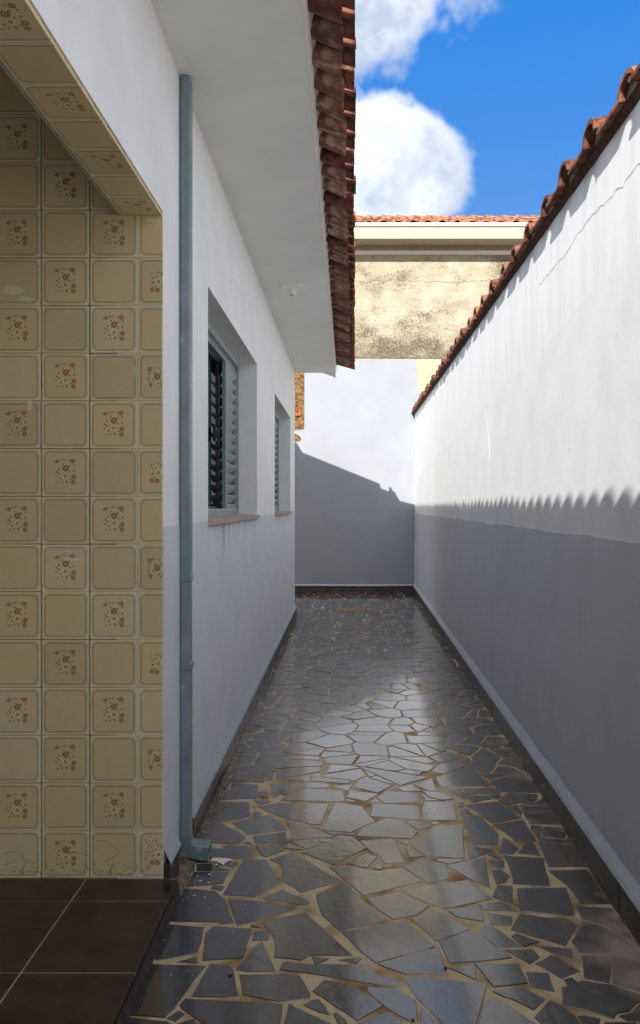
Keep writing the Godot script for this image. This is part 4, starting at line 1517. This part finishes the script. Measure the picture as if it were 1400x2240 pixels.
# ---------------------------------------------------------------- rubble, flecks, pebbles
func lumps(z0: float, z1: float, x_in: float, x_out: float, h: float, seed_: float) -> Builder:
	var b := Builder.new()
	var m := int(absf(z1 - z0) / 0.012)
	var n := 8
	var at := func(i: int, j: int) -> Vector3:
		var z := lerpf(z0, z1, float(i) / m)
		var t := float(j) / n
		var x := lerpf(x_in, x_out + 0.014 * wobble.get_noise_2d(z * 16.0, seed_ + 3.0), t)
		var y := h * (1.0 - t * t) * (0.6 + 0.9 * wobble.get_noise_2d(z * 24.0, x * 40.0 + seed_)) + 0.012 * absf(wobble.get_noise_2d(z * 60.0, x * 80.0 + seed_)) - 0.004
		var e := minf(minf(i, m - i) / 3.0, 1.0)
		return Vector3(x, maxf(y * e, -0.006) if t < 0.99 else -0.006, z)
	for i in m:
		for j in n:
			b.quad(at.call(i, j), at.call(i + 1, j), at.call(i + 1, j + 1), at.call(i, j + 1), Vector3(0.2, 1, 0))
	return b

func build_small_things() -> void:
	obj("broken_mortar", lumps(-2.50, -2.78, -0.60, -0.535, 0.03, 5.0), M.mortar, path, "stuff")
	obj("broken_mortar", lumps(-2.84, -3.70, -0.578, -0.545, 0.022, 25.0), M.mortar, path, "stuff")
	# flecks of white paint on the slabs
	var flake := Builder.new()
	flake.tri(Vector3(-0.5, 0, -0.4), Vector3(0.6, 0, -0.2), Vector3(0.1, 0, 0.5), Vector3.UP)
	flake.tri(Vector3(-0.5, 0, -0.4), Vector3(0.1, 0, 0.5), Vector3(-0.4, 0, 0.3), Vector3.UP)
	var mm := MultiMesh.new()
	mm.transform_format = MultiMesh.TRANSFORM_3D
	mm.mesh = flake.mesh()
	mm.instance_count = 170
	var r := RandomNumberGenerator.new()
	r.seed = 77
	for k in 170:
		var z := -2.05 - absf(r.randfn(0.0, 1.0)) * 0.9
		var x := -0.535 + absf(r.randfn(0.0, 0.35))
		if k % 3 == 0:
			x = r.randf_range(-0.5, 0.8)
		x = minf(x, 0.78)
		var s := 0.002 + 0.0035 * pow(r.randf(), 3.0)
		if k < 9:
			s = r.randf_range(0.006, 0.011)
			z = r.randf_range(-2.75, -2.45)
			x = r.randf_range(-0.52, -0.44)
		mm.set_instance_transform(k, Transform3D(Basis(Vector3.UP, r.randf() * TAU).scaled(Vector3(s, 1, s)), Vector3(x, 0.0035, z)))
	var mi := MultiMeshInstance3D.new()
	mi.name = "paint_flecks"
	mi.multimesh = mm
	mi.material_override = M.fleck
	mi.set_meta("kind", "stuff")
	path.add_child(mi, true)
	# loose flakes of paint along the foot of the right wall
	var fm := MultiMesh.new()
	fm.transform_format = MultiMesh.TRANSFORM_3D
	fm.mesh = flake.mesh()
	fm.instance_count = 420
	for k in 420:
		var zz := -1.6 - 6.0 * pow(r.randf(), 1.6)
		var hh := 0.150 + 0.07 * pow(r.randf(), 2.2)
		var sc := 0.004 + 0.010 * pow(r.randf(), 2.0)
		var tilt := Basis(Vector3(0, 0, 1), PI / 2 + r.randf_range(-0.5, 0.1)) * Basis(Vector3.UP, r.randf() * TAU)
		fm.set_instance_transform(k, Transform3D(tilt.scaled(Vector3(sc, sc, sc)), Vector3(-0.006, hh, zz)))
	var fi := MultiMeshInstance3D.new()
	fi.name = "paint_flakes"
	fi.multimesh = fm
	fi.material_override = M.fillet
	fi.set_meta("kind", "stuff")
	bw.add_child(fi, true)
	# nicks in the paint of the right wall
	var nm := MultiMesh.new()
	nm.transform_format = MultiMesh.TRANSFORM_3D
	nm.mesh = flake.mesh()
	nm.instance_count = 46
	for k in 46:
		var sc := 0.003 + 0.007 * pow(r.randf(), 2.0)
		nm.set_instance_transform(k, Transform3D((Basis(Vector3(0, 0, 1), PI / 2) * Basis(Vector3.UP, r.randf() * 0.8)).scaled(Vector3(sc, sc * 1.6, sc * 0.6)), Vector3(-0.0042, r.randf_range(0.25, 1.12) if k % 3 else r.randf_range(1.2, 2.3), -1.8 - 7.0 * pow(r.randf(), 1.5))))
	var ni := MultiMeshInstance3D.new()
	ni.name = "paint_nicks"
	ni.multimesh = nm
	ni.material_override = M.crack
	ni.set_meta("kind", "stuff")
	bw.add_child(ni, true)
	# smears of old white paint on the porch tiles
	var tz := TILED_Z + 0.0012
	for q in [[-1.09, 1.985, 0.05, 0.022], [-1.05, 1.955, 0.03, 0.012], [-1.035, 1.612, 0.012, 0.030], [-0.640, 2.215, 0.022, 0.012], [-0.693, 1.72, 0.003, 0.028], [-0.90, 1.105, 0.045, 0.006]]:
		var sp := PackedVector2Array()
		for i in 11:
			var a := TAU * i / 11
			var w := 0.6 + 0.7 * absf(wobble.get_noise_2d(cos(a) * 2.0 + q[0] * 50.0, sin(a) * 2.0))
			sp.append(Vector2(q[0] + cos(a) * q[2] * w, q[1] + sin(a) * q[3] * w))
		part("paint_smear", plate(sp, Vector3(0, 0, tz), Vector3.RIGHT, Vector3.UP, Vector3.BACK, 0.0006), M.smear, house, hb)
	# scraped white paint beside the pipe's mouth
	var pp := PackedVector2Array([Vector2(-0.485, -2.79), Vector2(-0.43, -2.785), Vector2(-0.405, -2.775), Vector2(-0.425, -2.765), Vector2(-0.437, -2.735), Vector2(-0.45, -2.75), Vector2(-0.47, -2.765), Vector2(-0.485, -2.765)])
	obj("paint_scrape", plate(pp, Vector3(0, 0.0015, 0), Vector3.RIGHT, Vector3.BACK, Vector3.UP, 0.002), M.fleck, path)
	pebble(Vector3(-0.317, 0, -2.10), 0.006, "tiny pale pebble beside the pointed triangular slab in the near path", M.mortar)
	pebble(Vector3(0.166, 0, -1.91), 0.0045, "small dark pebble at the bottom edge of the photo, nearest of all", M.black)
	pebble(Vector3(0.275, 0, -2.125), 0.0045, "small dark pebble on a broad grey slab near the middle", M.black)

func pebble(at: Vector3, s: float, label: String, m: Material) -> void:
	var b := Builder.new()
	var pts := []
	for i in 7:
		var row := []
		for j in 10:
			var a := PI * i / 6.0
			var c := TAU * j / 10.0
			var d := Vector3(sin(a) * cos(c), cos(a) * 0.7, sin(a) * sin(c))
			row.append(d * s * (1.0 + 0.5 * wobble.get_noise_3dv(d * 1.4 + at * 10.0)))
		pts.append(row)
	for i in 6:
		for j in 10:
			var k := (j + 1) % 10
			b.quad(pts[i][j], pts[i][k], pts[i + 1][k], pts[i + 1][j], pts[i][j] + pts[i + 1][k])
	var o := obj("pebble", b, m)
	o.position = at + Vector3(0, s * 0.6, 0)
	tag(o, label, "pebble", "", "pebbles on the path")

func trace_near_slabs() -> void:
	traced([-541,-2574, -435,-2558, -404,-2517, -394,-2505, -367,-2420, -342,-2362, -381,-2352, -395,-2367, -546,-2370, -544,-2517])
	traced([-549,-2357, -432,-2339, -423,-2251, -426,-2204, -538,-2166, -550,-2212])
	traced([-405,-2342, -284,-2327, -292,-2178, -404,-2165, -420,-2306])
	traced([-473,-2159, -428,-2185, -423,-2181, -417,-2155])
	traced([-547,-2150, -390,-2142, -436,-1958, -453,-1924, -545,-1933, -547,-2045])
	traced([-381,-2151, -324,-2141, -311,-2125, -281,-2010, -319,-2004, -404,-2008])
	traced([-418,-2000, -232,-1984, -162,-1975, -165,-1843, -314,-1843, -352,-1900, -379,-1923, -419,-1958, -428,-1973])
	traced([-426,-1952, -405,-1939, -423,-1909, -449,-1922])
	traced([-379,-1922, -353,-1864, -404,-1864, -417,-1903])
	traced([-546,-1927, -443,-1911, -418,-1891, -402,-1843, -542,-1843])
	traced([-382,-2502, -292,-2493, -214,-2470, -159,-2456, -163,-2445, -297,-2360, -332,-2347])
	traced([-211,-2568, -176,-2534, -137,-2511, -112,-2476, -132,-2465, -242,-2499, -276,-2514])
	traced([-127,-2422, 19,-2190, -101,-2191, -125,-2166, -205,-2181, -203,-2212, -211,-2267, -229,-2314, -260,-2364])
	traced([-98,-2187, -48,-2173, -86,-2148])
	traced([-23,-2169, 33,-2183, 46,-2178, 29,-2151])
	traced([-183,-2122, -179,-2152, -166,-2161, -112,-2148, 63,-2148, 82,-2104, 139,-2075, 151,-2050, 101,-2052, -79,-2100])
	traced([-293,-2102, -134,-2104, -126,-2096, -94,-2021, -94,-1998, -170,-1985, -259,-2011, -271,-2017])
	traced([-246,-2265, -192,-2114, -273,-2114, -305,-2124, -281,-2183, -268,-2235])
	traced([-277,-2319, -233,-2314, -228,-2267, -278,-2264])
	traced([-289,-2354, -259,-2340, -261,-2332, -290,-2338])
	traced([-88,-1995, -71,-1998, -53,-1971, -41,-1935, -67,-1943, -112,-1973])
	traced([-147,-1982, -124,-1962, -40,-1906, -19,-1883, -13,-1843, -155,-1843, -155,-1900])
	traced([-59,-2077, -16,-2064, 25,-2045, 58,-2008, 95,-1969, 29,-1911, -89,-2029])
	traced([-32,-1939, -23,-1944, -3,-1920, 4,-1902, -21,-1903])
	traced([57,-2052, 77,-2046, 137,-2042, 181,-1993, 178,-1908, 160,-1908, 106,-1958, 75,-1998, 55,-2030])
	traced([29,-1906, 101,-1946, 140,-1913, 146,-1843, 20,-1843])
	traced([153,-2091, 240,-2089, 276,-2079, 379,-2065, 322,-1900, 303,-1843, 250,-1843, 236,-1908, 184,-1998])
	traced([86,-2150, 148,-2181, 216,-2216, 270,-2231, 275,-2101, 213,-2106, 167,-2100, 120,-2127])
	traced([-14,-2309, 88,-2342, 182,-2373, 260,-2232, 83,-2154, 43,-2207])
	traced([202,-2385, 278,-2443, 378,-2330, 345,-2306, 263,-2261, 240,-2314])
	traced([273,-2259, 367,-2319, 386,-2308, 470,-2178, 378,-2162, 290,-2153])
	traced([282,-2132, 356,-2150, 362,-2137, 350,-2076])
	traced([359,-2152, 463,-2148, 482,-2148, 488,-2063, 443,-2054, 393,-2046])
	traced([386,-2028, 440,-2040, 466,-2044, 517,-1997, 477,-1953, 431,-1995, 409,-2006])
	traced([354,-1982, 394,-2004, 469,-1905, 474,-1843, 310,-1843, 327,-1900])
	traced([434,-2365, 471,-2309, 513,-2232, 439,-2232, 394,-2309])
	traced([321,-2428, 420,-2473, 431,-2399, 424,-2367, 349,-2393])
	traced([430,-2468, 495,-2485, 512,-2476, 541,-2429, 431,-2437])
	traced([446,-2420, 518,-2396, 505,-2347, 444,-2352])
	traced([182,-2571, 346,-2614, 416,-2634, 478,-2505, 312,-2442, 213,-2525])
	traced([67,-2508, 176,-2555, 212,-2514, 268,-2462, 222,-2407, 144,-2380, 95,-2451])
	traced([-59,-2724, 4,-2743, 69,-2709, 110,-2699, 201,-2724, 257,-2621, 55,-2526])
	traced([-99,-2534, -9,-2621, 58,-2496, 90,-2431, 126,-2375, -18,-2314, -74,-2402, -93,-2485])
	traced([570,-2574, 739,-2580, 714,-2399, 627,-2415, 547,-2429, 562,-2511])
	traced([546,-2418, 619,-2395, 682,-2392, 708,-2350, 638,-2236, 497,-2322])
	traced([491,-2287, 508,-2304, 568,-2259, 516,-2232])
	traced([551,-2241, 651,-2222, 642,-2176, 592,-2201])
	traced([458,-2218, 540,-2221, 551,-2183, 513,-2149])
	traced([587,-2196, 646,-2116, 584,-2083, 528,-2153])
	traced([494,-2114, 555,-2110, 551,-2025, 492,-2045])
	traced([587,-2079, 613,-2088, 622,-2068, 593,-2049])
	traced([572,-2043, 637,-2075, 714,-2054, 769,-2013, 765,-1983, 746,-1979, 720,-1950, 683,-1939, 668,-1920, 555,-1975])
	traced([528,-1992, 552,-1971, 575,-1933, 582,-1888, 490,-1888, 471,-1925])
	traced([579,-1933, 599,-1935, 636,-1922, 626,-1902, 623,-1888, 584,-1888])
	traced([641,-1907, 720,-1906, 702,-1860, 616,-1860])
	traced([672,-2192, 756,-2197, 742,-2146, 706,-2060, 644,-2081, 652,-2114])
	traced([758,-2192, 837,-2202, 828,-2119, 793,-2021, 713,-2058])
	traced([718,-2350, 730,-2373, 779,-2345, 839,-2255, 828,-2207, 670,-2202, 662,-2261])
	traced([731,-2458, 846,-2448, 850,-2376, 782,-2351, 730,-2379])
	traced([787,-2348, 850,-2370, 845,-2264])
	traced([709,-2700, 850,-2710, 852,-2473, 752,-2473, 753,-2508, 739,-2608])
	traced([728,-2921, 859,-2902, 858,-2725, 717,-2730])
	traced([577,-2816, 716,-2794, 685,-2584, 563,-2602, 576,-2684, 578,-2751])
	traced([606,-2967, 620,-2952, 645,-2871, 613,-2823, 562,-2832])
	traced([630,-2832, 691,-2928, 711,-2931, 712,-2812])
	traced([512,-2781, 571,-2777, 560,-2717, 532,-2717])
	traced([511,-2701, 548,-2709, 566,-2656, 541,-2613, 507,-2602])
	traced([510,-2599, 561,-2592, 549,-2537, 537,-2476, 511,-2488, 478,-2520])
	traced([457,-2904, 548,-2866, 522,-2834, 457,-2790, 442,-2790])
	traced([519,-2821, 548,-2855, 561,-2784])
	traced([354,-2738, 508,-2805, 483,-2575, 428,-2636])
	traced([353,-3077, 469,-3082, 430,-2794, 290,-2809, 243,-2903])
	traced([477,-3174, 553,-3180, 596,-2992, 570,-2892, 479,-2899])
	traced([513,-3292, 654,-3331, 723,-3151, 588,-3107])
	traced([594,-3091, 724,-3135, 729,-2935, 647,-2938])
	traced([659,-3341, 726,-3432, 847,-3412, 834,-3360, 682,-3282])
	traced([686,-3277, 731,-3289, 735,-3220, 723,-3168])
	traced([739,-3292, 863,-3274, 861,-3091, 738,-3096])
	traced([740,-3086, 783,-3073, 767,-3028, 729,-3033])
	traced([788,-3068, 862,-3062, 857,-2992, 837,-2952, 759,-2977])
	traced([422,-3627, 569,-3753, 626,-3721, 657,-3520, 435,-3503, 427,-3537])
	traced([633,-3681, 782,-3673, 710,-3628, 651,-3621])
	traced([668,-3584, 787,-3648, 865,-3663, 870,-3513, 870,-3432, 693,-3439])
	traced([529,-3486, 688,-3489, 685,-3412, 536,-3419])
	traced([535,-3386, 617,-3403, 643,-3360, 545,-3323])
	traced([631,-3403, 685,-3399, 656,-3354])
	traced([458,-3465, 516,-3486, 531,-3419, 523,-3354])
	traced([339,-3458, 433,-3425, 471,-3356, 419,-3345, 367,-3377])
	traced([342,-3330, 463,-3330, 452,-3131, 313,-3136, 319,-3249])
	traced([478,-3244, 514,-3250, 523,-3191, 472,-3185])
	traced([482,-3320, 508,-3316, 500,-3268, 478,-3274])
	traced([810,-3310, 866,-3380, 863,-3304])
	traced([-48,-3314, 69,-3280, 82,-3217, 119,-3117, 71,-3074, 19,-3014, -98,-3041])
	traced([116,-3312, 318,-3285, 302,-3136, 100,-3171])
	traced([167,-3151, 230,-3117, 281,-3023, 254,-2957, 38,-2978, 67,-3065])
	traced([237,-3125, 298,-3120, 349,-3081, 290,-3034])
	traced([51,-2944, 190,-2952, 211,-2762, 139,-2754, 118,-2812, 81,-2872])
	traced([-154,-2850, -98,-2899, -41,-2971, -23,-2992, 21,-2980, 77,-2876, -46,-2744, -127,-2805])
	traced([69,-2836, 114,-2804, 92,-2758, 75,-2720, 7,-2750])
	traced([105,-2754, 130,-2724, 121,-2706, 94,-2717])
	traced([192,-2946, 229,-2950, 242,-2918, 231,-2905, 212,-2918])
	traced([220,-2876, 288,-2808, 232,-2798])
	traced([203,-2727, 271,-2794, 356,-2751, 357,-2643, 283,-2602])
	traced([-278,-2787, -201,-2838, -124,-2755, -20,-2627, -116,-2565, -147,-2543, -217,-2627, -231,-2741])
	traced([93,-3633, 211,-3518, 140,-3427, 35,-3496, 60,-3600])
	traced([56,-3786, 385,-3621, 247,-3520])
	traced([16,-3458, 145,-3419, 85,-3331, 1,-3379])
	traced([180,-3452, 330,-3428, 316,-3325, 169,-3307, 135,-3379])
	traced([228,-3488, 306,-3533, 338,-3454, 259,-3448])
	traced([310,-3539, 404,-3607, 408,-3442, 366,-3460])
	traced([-288,-3340, -238,-3425, -180,-3486, -10,-3452, -6,-3330])
	traced([-352,-3549, -121,-3561, -78,-3543, -77,-3491, -221,-3480, -332,-3452])
	traced([-67,-3515, 30,-3533, 7,-3448])
	traced([-164,-3638, 16,-3587, 16,-3542, -161,-3575])
	traced([-379,-3274, -293,-3314, -71,-3299, -103,-3086, -149,-3095, -269,-3163, -312,-3201])
	traced([-247,-3127, -127,-3051, -46,-2971, -208,-2947, -216,-3026])
	traced([-105,-2952, -63,-2935, -93,-2918])
	traced([0,-3356, 43,-3334, 30,-3320, 0,-3334])
	traced([97,-3317, 129,-3370, 148,-3328])
	traced([340,-3117, 381,-3112, 370,-3093, 345,-3093])
	traced([-565,-3334, -420,-3325, -395,-3176, -426,-3141, -555,-3120])
	traced([-311,-3184, -228,-3034, -387,-2993, -413,-3041, -463,-3105, -414,-3136, -330,-3174])
	traced([-556,-3110, -515,-3110, -413,-3014, -384,-2965, -410,-2909, -553,-2926])
	traced([-361,-2983, -239,-3017, -217,-2922, -348,-2918])
	traced([-519,-2879, -471,-2875, -453,-2904, -378,-2897, -333,-2840, -372,-2796, -489,-2773])
	traced([-342,-2904, -258,-2866, -228,-2858, -291,-2804, -314,-2820])
	traced([-287,-2904, -244,-2916, -244,-2876, -258,-2872])
	traced([-217,-2916, -159,-2860, -239,-2876])
	traced([-205,-2925, -107,-2950, -100,-2901, -148,-2868])
	traced([-162,-2838, -100,-2889, -94,-2788])
	traced([-534,-2750, -462,-2760, -435,-2720, -404,-2699, -524,-2696])
	traced([-431,-2764, -385,-2760, -401,-2724, -432,-2743])
	traced([-531,-2689, -409,-2686, -417,-2608, -538,-2584])
	traced([-372,-2791, -286,-2783, -226,-2608, -297,-2519, -407,-2532])
	traced([-449,-2599, -408,-2589, -416,-2558, -454,-2571])
	traced([-389,-2920, -368,-2933, -353,-2901])
	traced([-392,-3440, -351,-3440, -342,-3370, -382,-3385])
	traced([-404,-3354, -325,-3328, -363,-3296, -392,-3323])
	traced([-463,-3543, -400,-3525, -390,-3365, -566,-3351, -545,-3434])
	traced([-342,-3446, -283,-3440, -316,-3368])
	traced([-546,-3573, -379,-3561, -378,-3633, -430,-3676, -537,-3689])
	traced([-588,-3590, -532,-3552, -529,-3472, -583,-3427])
	traced([-388,-3230, -347,-3206, -379,-3176])
